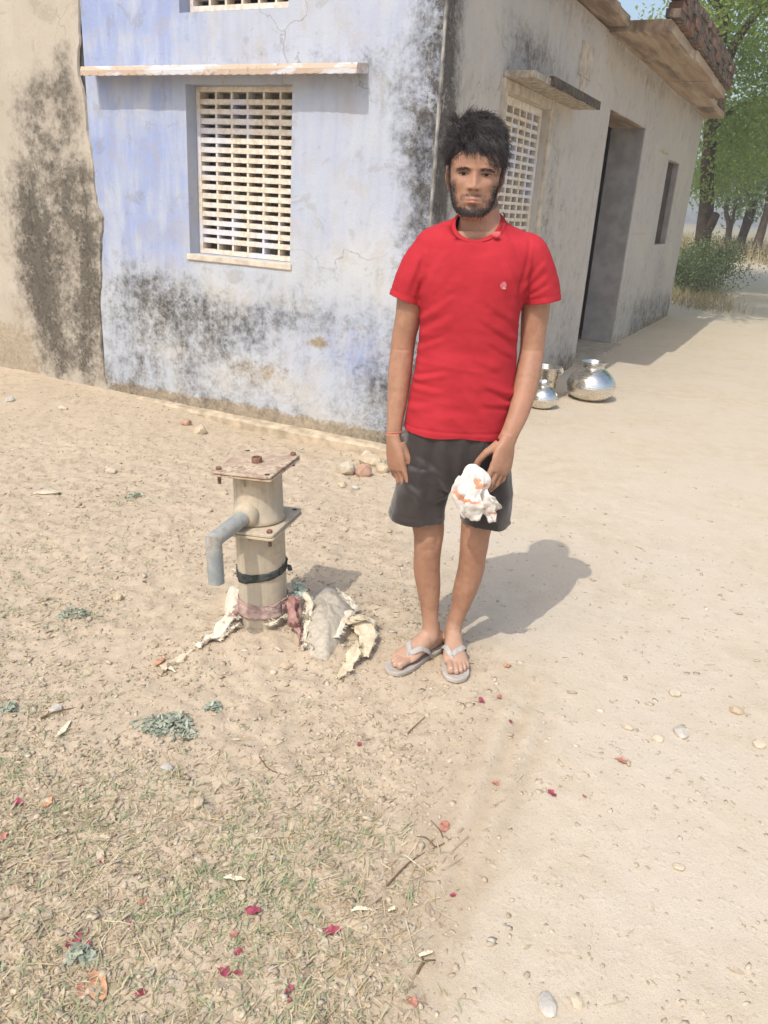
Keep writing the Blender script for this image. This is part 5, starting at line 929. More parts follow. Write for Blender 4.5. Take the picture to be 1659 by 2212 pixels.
# eyes: almond patches under the brow, with a lash line
def face_y(x, z):
    w_ = float(ci(np.array([z]), zk, wk)[0]); f_ = float(ci(np.array([z]), zk, fk)[0]); return -f_ * (1 - min(abs(x) / w_, .99) ** 2.35) ** (1 / 2.35) - float(feat(np.array([x]), np.array([z]))[0])
m = NT('eye', .3, .5); X = m.xyz(); d = m.math('SQRT', m.math('ADD', m.math('POWER', X[0], 2.0), m.math('POWER', X[2], 2.0))); m.col(m.mix(m.ss(d, .0046, .0054), S(34, 23, 18), S(168, 148, 134))); m_eye = m.m; m_lash = simple('lash', S(44, 34, 31), .9, .2, 80)
EZ = .1062
for sg in (1, -1):
    V = []; F = []; c0 = np.array([sg * .0312, face_y(sg * .0312, EZ) - .0006, EZ])
    for i in range(17):
        u_ = -1 + i / 8; h_ = .0026 * max(1 - u_ * u_, 0) ** .75
        for j in range(7): v_ = -1 + j / 3; x_ = sg * .0312 + u_ * .0138; z_ = EZ + (v_ * h_ * (1.0 if v_ > 0 else .75)) + .0008 * u_ * sg * sg; V.append((x_ - c0[0], face_y(x_, z_) - .0010 - .0012 * (1 - u_ * u_) - c0[1], z_ - c0[2]))
    F = [(i * 7 + j, i * 7 + j + 1, i * 7 + 8 + j, i * 7 + 7 + j) for i in range(16) for j in range(6)]
    o = mkobj('eye', V, F, m_eye, person, True); fix_normals(o); o.location = tuple(hw(c0) - PERS); o.rotation_euler = (0, 0, YAW)
    q = MB(); q.tube([np.array(V[i * 7 + 6]) + [0, -.0006, .0004] for i in range(17)], list(.0006 + .0006 * np.sin(np.linspace(0, math.pi, 17))), 6); l_ = q.build('eyelash', m_lash, o, True)
# hair strands ----------------------------------------------------------------
m = NT('black_hair', .55, .35); rr_ = m.rnd(); m.col(m.mix(rr_, S(28, 24, 25), S(56, 49, 48))); m_hair = m.m
def strands(P0, D0, L, wid, bend, nseg=5, flat=None):
    """tapered ribbons; P0 roots (world), D0 start direction, bend added along the length"""
    n = len(P0); V = []; cam_d = nrm(np.array([0, -1, .1])); p = P0.copy(); d = D0 / np.linalg.norm(D0, axis=1)[:, None]
    for i in range(nseg + 1):
        t = i / nseg; side = np.cross(d, cam_d + .6 * flat if flat is not None else cam_d); side /= np.linalg.norm(side, axis=1)[:, None] + 1e-9; w_ = (wid * (1 - t ** 2 * .85))[:, None]; V += [p + side * w_, p - side * w_]; d = d + bend / nseg; d /= np.linalg.norm(d, axis=1)[:, None]; p = p + d * (L / nseg)[:, None]
    V = np.stack(V, 1); k = 2 * (nseg + 1); F = (np.array([[2 * i, 2 * i + 1, 2 * i + 3, 2 * i + 2] for i in range(nseg)])[None] + (np.arange(n) * k)[:, None, None]).reshape(-1, 4); return V.reshape(-1, 3), F
def hairline(ax, side):   # lowest z of the front hair for |x|
    return np.where(side < 0, np.interp(ax, [0, .02, .04, .055, .07], [.158, .160, .152, .132, .105]), np.interp(ax, [0, .015, .035, .055, .07], [.150, .137, .122, .112, .095]))
# cap volume
u = np.linspace(0, math.pi, 60); w2 = np.linspace(0, 2 * math.pi, 90, endpoint=False); U, W2 = np.meshgrid(u, w2, indexing='ij'); dirs = np.stack([np.sin(U) * np.cos(W2), np.sin(U) * np.sin(W2), np.cos(U)], -1)
cen = np.array([-.002, .010, .176]); rad = np.array([.083, .102, .092]); lump = 1 + .10 * fbm(dirs, 2.2, 3, 5.) + .03 * fbm(dirs, 9, 2, 2.); cp = cen + dirs * rad * .96 * lump[..., None]
fx, fy, fz = cp[..., 0], cp[..., 1], cp[..., 2]; hl_ = hairline(np.abs(fx), fx); fmask = sstep(.02, -.04, fy); low = np.where(fy < 0.0, hl_, np.interp(fy, [0, .03, .1], [.11, .08, .04])); cp[..., 2] = np.maximum(fz, low + .004)
fl_ = (fz < low); cp[..., 0] = np.where(fl_, fx * .80, fx); cp[..., 1] = np.where(fl_, fy * .80, fy)
q = MB(); cw = hw(cp.reshape(-1, 3)); q.loft([cw[i * 90:(i + 1) * 90] for i in range(60)], False, False); hair = pp(q.build('hair', simple('scalp_hair', S(30, 26, 27), .95, .2, 80, 0, .05), None, True))
NL = 520; dv = RNG.normal(size=(NL * 4, 3)); dv /= np.linalg.norm(dv, axis=1)[:, None]; ptl = cen + dv * rad * .90 * (1 + .10 * fbm(dv, 2.2, 3, 5.))[:, None]; lo_ = np.where(ptl[:, 1] < 0, hairline(np.abs(ptl[:, 0]), ptl[:, 0]), np.interp(ptl[:, 1], [0, .03, .1], [.11, .08, .04])); ok = (ptl[:, 2] > lo_ + .002); ptl = ptl[ok][:NL]; dv = dv[ok][:NL]; NL = len(ptl)
Wd = lambda a: np.stack([a[:, 0] * math.cos(YAW) - a[:, 1] * math.sin(YAW), a[:, 0] * math.sin(YAW) + a[:, 1] * math.cos(YAW), a[:, 2]], 1)
nn_ = dv / rad; nn_ /= np.linalg.norm(nn_, axis=1)[:, None]; X_, Y_, Z_ = ptl.T
wL_ = sstep(-.020, -.055, X_)[:, None]; wR_ = sstep(.020, .055, X_)[:, None]; wF_ = sstep(-.02, -.06, Y_)[:, None]; wT_ = sstep(.20, .235, Z_)[:, None]; wB_ = sstep(.02, .06, Y_)[:, None]
fl0 = np.array([[.45, .05, .30]]) + wL_ * np.array([[-1.15, -.1, -.35]]) + wR_ * np.array([[.35, .0, -.65]]) + wF_ * (1 - wL_) * np.array([[.25, -.55, .10]]) + wT_ * np.array([[.05, -.15, .25]]) + wB_ * np.array([[0, .5, -.6]])
fl0 = fl0 + RNG.normal(0, .22, (NL, 3)); fl0 = fl0 - nn_ * np.sum(fl0 * nn_, 1)[:, None] * .85; fl0 /= np.linalg.norm(fl0, axis=1)[:, None] + 1e-6; Ll = np.clip(RNG.normal(.046, .010, NL), .022, .065) * np.interp(Z_, [.10, .15, .20], [.42, .75, 1.0]); bl = np.array([[.10, .0, -.75]]) + wT_ * np.array([[.1, 0, .45]]) + RNG.normal(0, .30, (NL, 3)) - nn_ * 1.05
fr_m = (Y_ < -.045) & (Z_ < .205); sw = sstep(-.035, .0, X_); fl0[fr_m] = fl0[fr_m] * .35 + (sw[:, None] * np.array([[.75, -.45, -.30]]) + (1 - sw[:, None]) * np.array([[-.55, -.40, .25]]))[fr_m]; Ll = np.where(fr_m, Ll * 1.15, Ll); bl[fr_m & (X_ > -.01)] += np.array([.35, .25, -.5])
K = 46; N = NL * K; rep = lambda a: np.repeat(a, K, 0); e_r = RNG.normal(0, 1, (N, 3)); e_r -= rep(nn_) * np.sum(e_r * rep(nn_), 1)[:, None]; roots = rep(ptl) + e_r * .0075; d0 = rep(fl0 * .9 + nn_ * .16) - e_r * .10 + RNG.normal(0, .10, (N, 3)); L = rep(Ll) * RNG.uniform(.65, 1.12, N)
v, f = strands(hw(roots), Wd(d0), L, RNG.uniform(.00035, .00075, N), Wd(rep(bl) - e_r * .12), 6); s2 = pp(mkobj('hair_strands', v, f, m_hair)); s2.parent = hair; s2.location = (0, 0, 0)
# short hair of temples and nape
dv2 = RNG.normal(size=(9000, 3)); dv2 /= np.linalg.norm(dv2, axis=1)[:, None]; p2 = cen + dv2 * rad * .94; lo2 = np.where(p2[:, 1] < 0, hairline(np.abs(p2[:, 0]), p2[:, 0]), np.interp(p2[:, 1], [0, .03, .1], [.11, .08, .04])); k2_ = p2[:, 2] > lo2; p2 = p2[k2_]; n2_ = dv2[k2_]; v, f = strands(hw(p2), Wd(n2_ * .5 + [.05, -.05, -.35] + RNG.normal(0, .3, p2.shape)), RNG.uniform(.012, .026, len(p2)), RNG.uniform(.0004, .0008, len(p2)), Wd(np.tile([[0, 0, -.7]], (len(p2), 1))), 4); s3 = pp(mkobj('short_hair', v, f, m_hair)); s3.parent = hair; s3.location = (0, 0, 0)
# beard and brow hairs
cand = nh.reshape(-1, 3); bmk = beard_mask(cand[:, 0], cand[:, 1], cand[:, 2]); pick = RNG.choice(len(cand), 3600, p=(bmk ** 1.3) / (bmk ** 1.3).sum()); p0 = cand[pick] + RNG.normal(0, .0012, (3600, 3)); nn_ = p0 - [0, .01, .07]; nn_[:, 2] *= .4; nn_ /= np.linalg.norm(nn_, axis=1)[:, None]; d0 = nn_ * .5 + [0, -.1, -.8] + RNG.normal(0, .25, (3600, 3)); L = RNG.uniform(.003, .0075, 3600) * np.interp(p0[:, 2], [0, .05, .085], [1.1, .8, .6]); v, f = strands(hw(p0), Wd(d0), L, RNG.uniform(.0003, .0006, 3600), Wd(nn_ * -.2), 3); pp(mkobj('beard', v, f, m_hair))
for sg in (1, -1):
    pb = []; db = []
    for k in range(140):
        u_ = random.random(); xb = sg * (.012 + .038 * u_); zb = .1165 + .0040 * math.sin(u_ * 2.4) - .004 * u_ ** 3 + random.gauss(0, .0022); yb = -(float(ci(np.array([zb]), zk, fk)[0])) * (1 - (abs(xb) / .0735) ** 2.35) ** (1 / 2.35) - float(feat(np.array([xb]), np.array([zb]))[0]) - .0004; pb.append((xb, yb, zb)); db.append((sg * (.9), -.12 + .5 * u_, .35 - .6 * u_))
    pb = np.array(pb); db = np.array(db) + RNG.normal(0, .3, (140, 3)); v, f = strands(hw(pb), Wd(db), RNG.uniform(.004, .008, 140), RNG.uniform(.00025, .0005, 140), np.zeros((140, 3)), 3); pp(mkobj('eyebrow', v, f, m_hair))

# clothes -----------------------------------------------------------------------
def open_tube(D, nb, sub, ex=2.2, axis=None):
    """rows (cx,cy,cz, a, b, tilt vector) -> vertex grid (rows, nb, 3)"""
    D = cr(np.array(D, float), sub); ang = np.linspace(0, 2 * math.pi, nb, endpoint=False); ca, sa_ = np.cos(ang), np.sin(ang); ca = np.sign(ca) * np.abs(ca) ** (2 / ex); sa_ = np.sign(sa_) * np.abs(sa_) ** (2 / ex); G = np.zeros((len(D), nb, 3))
    for i in range(len(D)):
        if axis is None: e1, e2 = XV, np.array([0, 1.0, 0])
        else:
            t = nrm(D[min(i + 1, len(D) - 1), :3] - D[max(i - 1, 0), :3]); e1 = nrm(XV - t * t.dot(XV)); e2 = np.cross(t, e1)
        G[i] = D[i, :3] + D[i, 3] * ca[:, None] * e1 + D[i, 4] * sa_[:, None] * e2
        if D.shape[1] > 5: G[i, :, 2] += D[i, 5] * sa_ + (D[i, 6] * ca if D.shape[1] > 6 else 0)
    return G
def grid_normals(G):
    du = np.roll(G, -1, 1) - np.roll(G, 1, 1); dv_ = np.gradient(G, axis=0); n = np.cross(du, dv_); n /= np.linalg.norm(n, axis=2)[..., None] + 1e-9; c = G.mean(axis=1, keepdims=True); return np.where((np.sum(n * (G - c), 2) < 0)[..., None], -n, n)
def grid_faces(nr, nb, off=0): return [(off + i * nb + j, off + i * nb + (j + 1) % nb, off + (i + 1) * nb + (j + 1) % nb, off + (i + 1) * nb + j) for i in range(nr - 1) for j in range(nb)]
def crease(G, nrmls, segs, front_only=True):
    """cloth folds: (px0,py0,px1,py1,width m,amp m) ridges with a furrow beside them, on the camera side"""
    out = np.zeros(G.shape[:2])
    for x0, y0, x1, y1, w_, am in segs:
        a = at(x0, y0, YB - .1); b = at(x1, y1, YB - .1); A2, B2 = a[[0, 2]], b[[0, 2]]; P = G[..., [0, 2]] - A2; ab = B2 - A2; L2 = ab @ ab; t = (P @ ab) / L2; tc = np.clip(t, -.15, 1.15); perp = np.array([-ab[1], ab[0]]) / math.sqrt(L2); d = P @ perp; along = np.exp(-np.clip(np.abs(t - .5) - .38, 0, 9) ** 2 / .035); taper = 1 - .55 * np.clip(t, 0, 1)
        prof = np.exp(-(d / w_) ** 2) - .75 * np.exp(-((d - w_ * 1.5) / (w_ * .8)) ** 2); out += am * taper * along * prof * np.clip(-nrmls[..., 1] * 1.6 + .25, 0, 1)
    return G + nrmls * out[..., None]
rowT = []
for py, xl, xr, b, dz, dxz in ((930, 874, 1094, .108, 0, 0), (880, 880, 1104, .108, 0, 0), (830, 889, 1110, .106, 0, 0), (780, 899, 1114, .105, 0, 0), (730, 905, 1117, .106, 0, 0), (680, 906, 1122, .110, 0, 0), (630, 903, 1134, .113, 0, 0), (585, 900, 1152, .112, 0, 0), (553, 898, 1166, .105, 0, 0), (530, 896, 1176, .095, .002, 0), (512, 906, 1166, .086, .006, 0), (499, 930, 1143, .077, .013, 0), (489, 961, 1114, .070, .019, 0), (481, 979, 1096, .065, .023, .002)):
    c = at((xl + xr) / 2, py, YB); a = (at(xr, py, YB) - at(xl, py, YB))[0] / 2; rowT.append((c[0], c[1], c[2], a, b, dz, dxz))
folds = [(905, 700, 985, 640, .010, .004), (903, 735, 975, 690, .012, .005), (902, 765, 960, 735, .009, .004), (1118, 700, 1050, 650, .010, .004), (1118, 740, 1045, 690, .010, .005), (1116, 775, 1060, 740, .009, .004), (893, 828, 960, 812, .009, .006), (890, 845, 950, 850, .010, .005), (1112, 860, 1050, 832, .011, .008), (1106, 880, 1040, 870, .010, .005), (880, 890, 940, 880, .012, .004), (1000, 850, 1060, 920, .014, .003), (915, 640, 950, 560, .011, .004), (925, 690, 1000, 600, .016, .003), (1120, 645, 1090, 560, .011, .004), (1000, 530, 1060, 545, .016, .002), (960, 780, 1040, 790, .016, .002), (940, 900, 1020, 915, .018, .003), (1080, 800, 1020, 770, .012, .003), (985, 500, 960, 560, .010, .002), (1090, 500, 1115, 570, .010, .002)]
G = open_tube([(r0[0], r0[1], r0[2] - .03, *r0[3:]) for r0 in rowT[:1]] + rowT + [(rowT[-1][0], rowT[-1][1] + .005, rowT[-1][2] + .02, rowT[-1][3] * .85, rowT[-1][4] * .85, .02, 0)], 110, 7, 2.35); sm_ = MB(); sm_.loft([list(r) for r in G])
def srows(rows):
    D = []
    for px, py, hw_, Y, k in rows: c = at(px, py, Y); a = abs(at(px + hw_, py, Y)[0] - at(px - hw_, py, Y)[0]) / 2; D.append((*c, a, a * k))
    e = np.array(D[-1]); d = nrm(e[:3] - np.array(D[-2])[:3]); x = e.copy(); x[:3] += d * .035; return D, d, [*D, tuple(x)]
SL = [srows([(955, 535, 32, YB, 1.35), (930, 545, 39, YB, 1.3), (910, 568, 39, YB, 1.2), (894, 600, 39, YB + .005, 1.15), (882, 630, 38, YB + .01, 1.12), (876, 647, 37, YB + .01, 1.12)]), srows([(1115, 535, 34, YB, 1.35), (1140, 545, 40, YB, 1.3), (1154, 570, 41, YB, 1.18), (1163, 603, 42, YB + .005, 1.14), (1169, 634, 42.5, YB + .01, 1.1), (1170, 651, 42, YB + .01, 1.1)])]
for D, d, X2 in SL: sm_.loft([list(r) for r in open_tube(X2, 60, 8, 2.0, True)])
ts = sm_.build('t_shirt', None, None, True); fix_normals(ts); md = ts.modifiers.new('r', 'REMESH'); md.mode = 'VOXEL'; md.voxel_size = .0042; k2 = ts.modifiers.new('s', 'SMOOTH'); k2.factor = .5; k2.iterations = 7; apply_mods(ts)
bm = bmesh.new(); bm.from_mesh(ts.data); hemz = float(rowT[0][2])
bmesh.ops.bisect_plane(bm, geom=bm.verts[:] + bm.edges[:] + bm.faces[:], plane_co=(0, 0, hemz), plane_no=(0, 0, -1), clear_outer=True)
nf, nl, nr2 = at(1040, 510, YB - .066), at(985, 479, YB + .0), at(1092, 474, YB + .0); nn3 = nrm(np.cross(nr2 - nl, nf - nl)); nn3 = nn3 if nn3[2] > 0 else -nn3
nc = (nl + nr2) / 2
fs = [f_ for f_ in bm.faces if np.hypot(f_.calc_center_median().x - nc[0], f_.calc_center_median().y - nc[1] + .01) < .093]; ge = set(e_ for f_ in fs for e_ in f_.edges); gv = set(v_ for f_ in fs for v_ in f_.verts)
r_ = bmesh.ops.bisect_plane(bm, geom=list(gv) + list(ge) + fs, plane_co=tuple(nf), plane_no=tuple(nn3))
dl = [f_ for f_ in bm.faces if np.dot(np.array(f_.calc_center_median()) - nf, nn3) > 1e-4 and np.hypot(f_.calc_center_median().x - nc[0], f_.calc_center_median().y - nc[1] + .01) < .10]; bmesh.ops.delete(bm, geom=dl, context='FACES')
zr = np.array([r0[2] for r0 in rowT]); ar = np.array([r0[3] for r0 in rowT]); br = np.array([r0[4] for r0 in rowT]); xr_ = np.array([r0[0] for r0 in rowT])
def in_torso(c, k=1.0): 
    z0 = c[2]; return (abs(c[0] - np.interp(z0, zr, xr_)) / np.interp(z0, zr, ar)) ** 2.35 + (abs(c[1] - YB) / np.interp(z0, zr, br)) ** 2.35 < k ** 2.35
for D, d, X2 in SL:
    e = np.array(D[-1]); hc = e[:3]; R2 = max(e[3], e[4])
    def near(c, lo, hi): 
        q_ = np.array(c) - hc; t = q_ @ d; return lo < t < hi and np.linalg.norm(q_ - d * t) < R2 * 1.22 and not in_torso(c, 1.03)
    fs = [f_ for f_ in bm.faces if near(f_.calc_center_median(), -.012, .012)]; ge = set(e_ for f_ in fs for e_ in f_.edges); gv = set(v_ for f_ in fs for v_ in f_.verts)
    bmesh.ops.bisect_plane(bm, geom=list(gv) + list(ge) + fs, plane_co=tuple(hc), plane_no=tuple(d)); bmesh.ops.delete(bm, geom=[f_ for f_ in bm.faces if near(f_.calc_center_median(), 1e-4, .07)], context='FACES')
    for v in bm.verts:
        t = (np.array(v.co) - hc) @ d
        if v.is_boundary and abs(t) < .03 and np.linalg.norm(np.array(v.co) - hc) < R2 * 1.5: v.co = Vector(np.array(v.co) - d * t)
bv = [v for v in bm.verts if v.is_boundary and np.hypot(v.co.x - nc[0], v.co.y - nc[1] + .01) < .11 and v.co.z > 1.3]
lp = np.array([v.co[:] for v in bv]); cen_ = lp.mean(0); an_ = np.arctan2(lp[:, 1] - cen_[1], lp[:, 0] - cen_[0]); fb = lambda a: np.stack([np.ones_like(a), np.cos(a), np.sin(a), np.cos(2 * a), np.sin(2 * a)], 1)
cf = np.linalg.lstsq(fb(an_), lp, rcond=None)[0]; RIBF = .90
for v, p_ in zip(bv, fb(an_) @ cf): v.co = cen_ + (p_ - cen_) * [RIBF, RIBF, 1.0]
aq = np.linspace(-math.pi, math.pi, 120, endpoint=False); top = fb(aq) @ cf; top = cen_ + (top - cen_) * [RIBF, RIBF, 1.0]
bm.normal_update(); S_ = np.array([v.co[:] for v in bm.verts])[None]; n_ = np.array([v.normal[:] for v in bm.verts])[None]
sfold = [(905, 560, 880, 630, .008, .003), (912, 600, 895, 650, .007, .003), (1132, 640, 1150, 570, .008, .005), (1142, 620, 1185, 570, .008, .004), (1140, 645, 1190, 600, .008, .004), (1150, 650, 1195, 625, .007, .003), (912, 540, 905, 650, .006, -.002), (1150, 520, 1128, 650, .006, -.002)]
S2 = crease(S_, n_, folds + sfold); sm1 = S_; rdg = 1 - np.abs(fbm(np.stack([sm1[..., 0] * .8 + sm1[..., 2] * .5, sm1[..., 1] * .7, sm1[..., 2] * 1.6], -1), 7.5, 2, 31.)) * 2.2
S2 = S2 + n_ * (fbm(sm1, 9, 3, 3.) * .004 + np.clip(rdg, 0, 1) ** 3 * .0022 * sstep(1.28, 1.1, sm1[..., 2]) + fbm(sm1 * [1, 1, 2.2], 26, 2, 7.) * .0013)[..., None]
hd = sm1[0, :, 2] - hemz; gro = np.where(np.abs(hd - .020) < .0032, -.0015, 0.) + np.where(hd < .017, .0007, 0)
for D, d, X2 in SL:
    q_ = sm1[0] - np.array(D[-1])[:3]; t = q_ @ d; rad_ = np.linalg.norm(q_ - t[:, None] * d, axis=1); gro = gro + np.where((np.abs(t + .018) < .003) & (rad_ < .075), -.0012, 0) * (np.abs(sm1[0, :, 0] - .22) > .15)
S2 = S2 + n_ * gro[None, :, None]
for v, c3 in zip(bm.verts, S2[0]): v.co = c3 if v.co.z > hemz + .001 else (c3[0], c3[1], v.co.z + .003 * math.sin(c3[0] * 35))
bm.to_mesh(ts.data); bm.free(); ts.data.polygons.foreach_set('use_smooth', np.ones(len(ts.data.polygons), bool)); G = S2; Nn = n_
m = NT('red_cotton', .85, .12); n = m.noise(9, 4); n2 = m.noise(380, 2); kn = m.vor(900); c = m.mix(m.ss(n, .3, .7), S(166, 40, 48), S(180, 47, 56)); c = m.mix(m.ss(n2, .3, .7, 0, .25), c, S(176, 50, 58)); m.col(c); m.bump(m.math('ADD', m.math('MULTIPLY', kn, .6), n2), .2, .002); m_red = m.m
ts.data.materials.clear(); ts.data.materials.append(m_red); md = ts.modifiers.new('s', 'SOLIDIFY'); md.thickness = .002; md.offset = -1; apply_mods(ts); pp(ts)
# collar rib along the neckline
q = MB(); cen_ = top.mean(0); nr_ = len(top); rings = []
for j in range(nr_):
    t = nrm(top[(j + 1) % nr_] - top[j - 1]); o_ = top[j] - cen_; o_ = nrm(o_ * [1, 1, 0]); upv = nrm(np.cross(t, o_)); upv = upv if upv[2] > 0 else -upv; ins = nrm(-o_ * .75 + upv * .55)
    rings.append([top[j] + ins * (.007 * math.cos(a) + .006) + np.cross(ins, t) * .0022 * math.sin(a) for a in np.linspace(0, 2 * math.pi, 8, endpoint=False)])
q.loft(rings + [rings[0]], False, False); o = q.build('collar', m_red, None, True); fix_normals(o); pp(o)
# chest emblem: small blurred pinkish square
fp = at(1088, 617, YB - .105); js = np.argmin(np.linalg.norm(G.reshape(-1, 3) - fp, axis=1)); lc = G.reshape(-1, 3)[js]; ln_ = Nn.reshape(-1, 3)[js]; ex1 = nrm(np.cross(ZV, ln_)); ex2 = np.cross(ln_, ex1); V2 = []; F2 = []
m = NT('emblem_print', .8, .1); r = m.rnd(); m.col(m.mix(m.ss(r, .35, .6), S(206, 140, 140), S(196, 96, 100))); m_emb = m.m
for i in range(5):
    for j in range(5):
        if (i, j) in ((0, 0), (4, 4), (0, 4)): continue
        b0 = lc + ln_ * .0028 + ex1 * ((i - 2.5) * .0036) + ex2 * ((j - 2.5) * .0042); k = len(V2); V2 += [b0, b0 + ex1 * .0035, b0 + ex1 * .0035 + ex2 * .0041, b0 + ex2 * .0041]; F2.append((k, k + 1, k + 2, k + 3))
o = mkobj('chest_emblem', V2, F2, m_emb); fix_normals(o); pp(o)
# small pink fabric knot at the collar
v, f = stone_mesh(.011, .006, .009, 4.4, 3, .5); o = mkobj('fabric_knot', np.array(v) + at(1072, 507, YB - .086), f, simple('pink_knot', S(206, 92, 96), .9, .25, 90), None, True); pp(o)
# neck cord and wrist thread
q = MB(); q.tube([at(1086, 458, YB - .012), at(1091, 468, YB - .03), at(1088, 478, YB - .05), at(1080, 494, YB - .075)], .0013, 6); pp(q.build('neck_cord', simple('dark_cord', S(70, 56, 44)), None, True))
wc = at(853, 934, YB - .032); wa_ = nrm(at(851, 950, YB - .035) - at(855, 890, YB - .02)); e1 = nrm(XV - wa_ * wa_.dot(XV)); e2 = np.cross(wa_, e1); q = MB(); q.tube([wc + e1 * .0242 * math.cos(a) + e2 * .0195 * math.sin(a) + ZV * .004 * math.cos(a) for a in np.linspace(0, 2 * math.pi, 40)], .0024, 8, False); pp(q.build('wrist_thread', simple('pink_thread', S(190, 110, 96), .9, .2, 200), None, True))
# shorts ----------------------------------------------------------------------
V = []; F = []
def rows_px(L): 
    o = []
    for py, xl, xr, b in L: c = at((xl + xr) / 2, py, YB); o.append((*c, (at(xr, py, YB) - at(xl, py, YB))[0] / 2, b))
    return o
sf = [(a_, b_, c_, d_, e_ * 1.4, f_ * 1.15) for a_, b_, c_, d_, e_, f_ in [(915, 950, 905, 1090, .013, .006), (955, 960, 965, 1060, .012, .006), (975, 1055, 930, 1010, .010, .006), (972, 1062, 925, 1045, .009, .005), (970, 1075, 905, 1085, .010, .005), (890, 950, 870, 1100, .014, .005), (1000, 950, 985, 1050, .012, .006), (1000, 1060, 1050, 1020, .010, .006), (1010, 1085, 1070, 1070, .010, .005), (1085, 960, 1090, 1100, .013, .005), (1045, 960, 1030, 1030, .012, .005), (900, 1000, 945, 1030, .009, .004), (880, 1060, 940, 1090, .010, .004)]]
sm_ = MB()
for L, e in (([(870, 890, 1088, .085), (885, 886, 1092, .098), (930, 878, 1100, .102), (975, 872, 1103, .104), (1010, 868, 1103, .10), (1038, 868, 1103, .085), (1050, 880, 1090, .05)], 2.3), ([(1000, 867, 988, .098), (1040, 858, 977, .096), (1075, 850, 967, .094), (1100, 844, 963, .093), (1113, 841, 962, .093), (1150, 836, 960, .093)], 2.1), ([(1000, 982, 1105, .098), (1040, 979, 1106, .096), (1075, 984, 1105, .094), (1105, 990, 1103, .093), (1121, 995, 1101, .092), (1160, 1000, 1100, .092)], 2.1)):
    S_ = open_tube(rows_px(L), 90, 10, e); sm_.loft([list(r) for r in S_])
sh = sm_.build('shorts', None, None, True); fix_normals(sh); md = sh.modifiers.new('r', 'REMESH'); md.mode = 'VOXEL'; md.voxel_size = .005; k2 = sh.modifiers.new('s', 'SMOOTH'); k2.factor = .5; k2.iterations = 6; apply_mods(sh)
hemz = float(at(902, 1114, YB)[2]); bm = bmesh.new(); bm.from_mesh(sh.data); bmesh.ops.bisect_plane(bm, geom=bm.verts[:] + bm.edges[:] + bm.faces[:], plane_co=(0, 0, hemz), plane_no=(0, 0, -1), clear_outer=True); bm.normal_update()
S_ = np.array([v.co[:] for v in bm.verts])[None]; n_ = np.array([v.normal[:] for v in bm.verts])[None]
S2 = crease(S_, n_, sf); S2 = S2 + n_ * (fbm(S_ * [1.4, 1, .7], 11, 3, 15.) * .006 + np.clip(1 - np.abs(fbm(S_ * [1.3, 1, .6], 9, 2, 44.)) * 2.4, 0, 1) ** 2 * .004 + fbm(S_, 30, 2, 5.) * .001)[..., None]; hz = S_[0, :, 2] - hemz; S2 = S2 + n_ * np.where(np.abs(hz - .022) < .003, -.0014, 0)[None, :, None]
for v, c3 in zip(bm.verts, S2[0]): v.co = c3 if v.co.z > hemz + .002 else (c3[0], c3[1], v.co.z + .004 * math.sin(c3[0] * 40 + c3[1] * 30))
bm.to_mesh(sh.data); bm.free(); sh.data.polygons.foreach_set('use_smooth', np.ones(len(sh.data.polygons), bool))
m = NT('charcoal_polyester', .55, .35); n = m.noise(12, 4); n2 = m.noise(500, 2); m.col(m.mix(m.ss(n, .3, .7), S(42, 36, 34), S(54, 46, 43))); m.bump(n2, .12, .001); m.b.inputs['Sheen Weight'].default_value = .3; m_short = m.m
sh.data.materials.clear(); sh.data.materials.append(m_short); md = sh.modifiers.new('s', 'SOLIDIFY'); md.thickness = .002; md.offset = -1; apply_mods(sh); pp(sh)
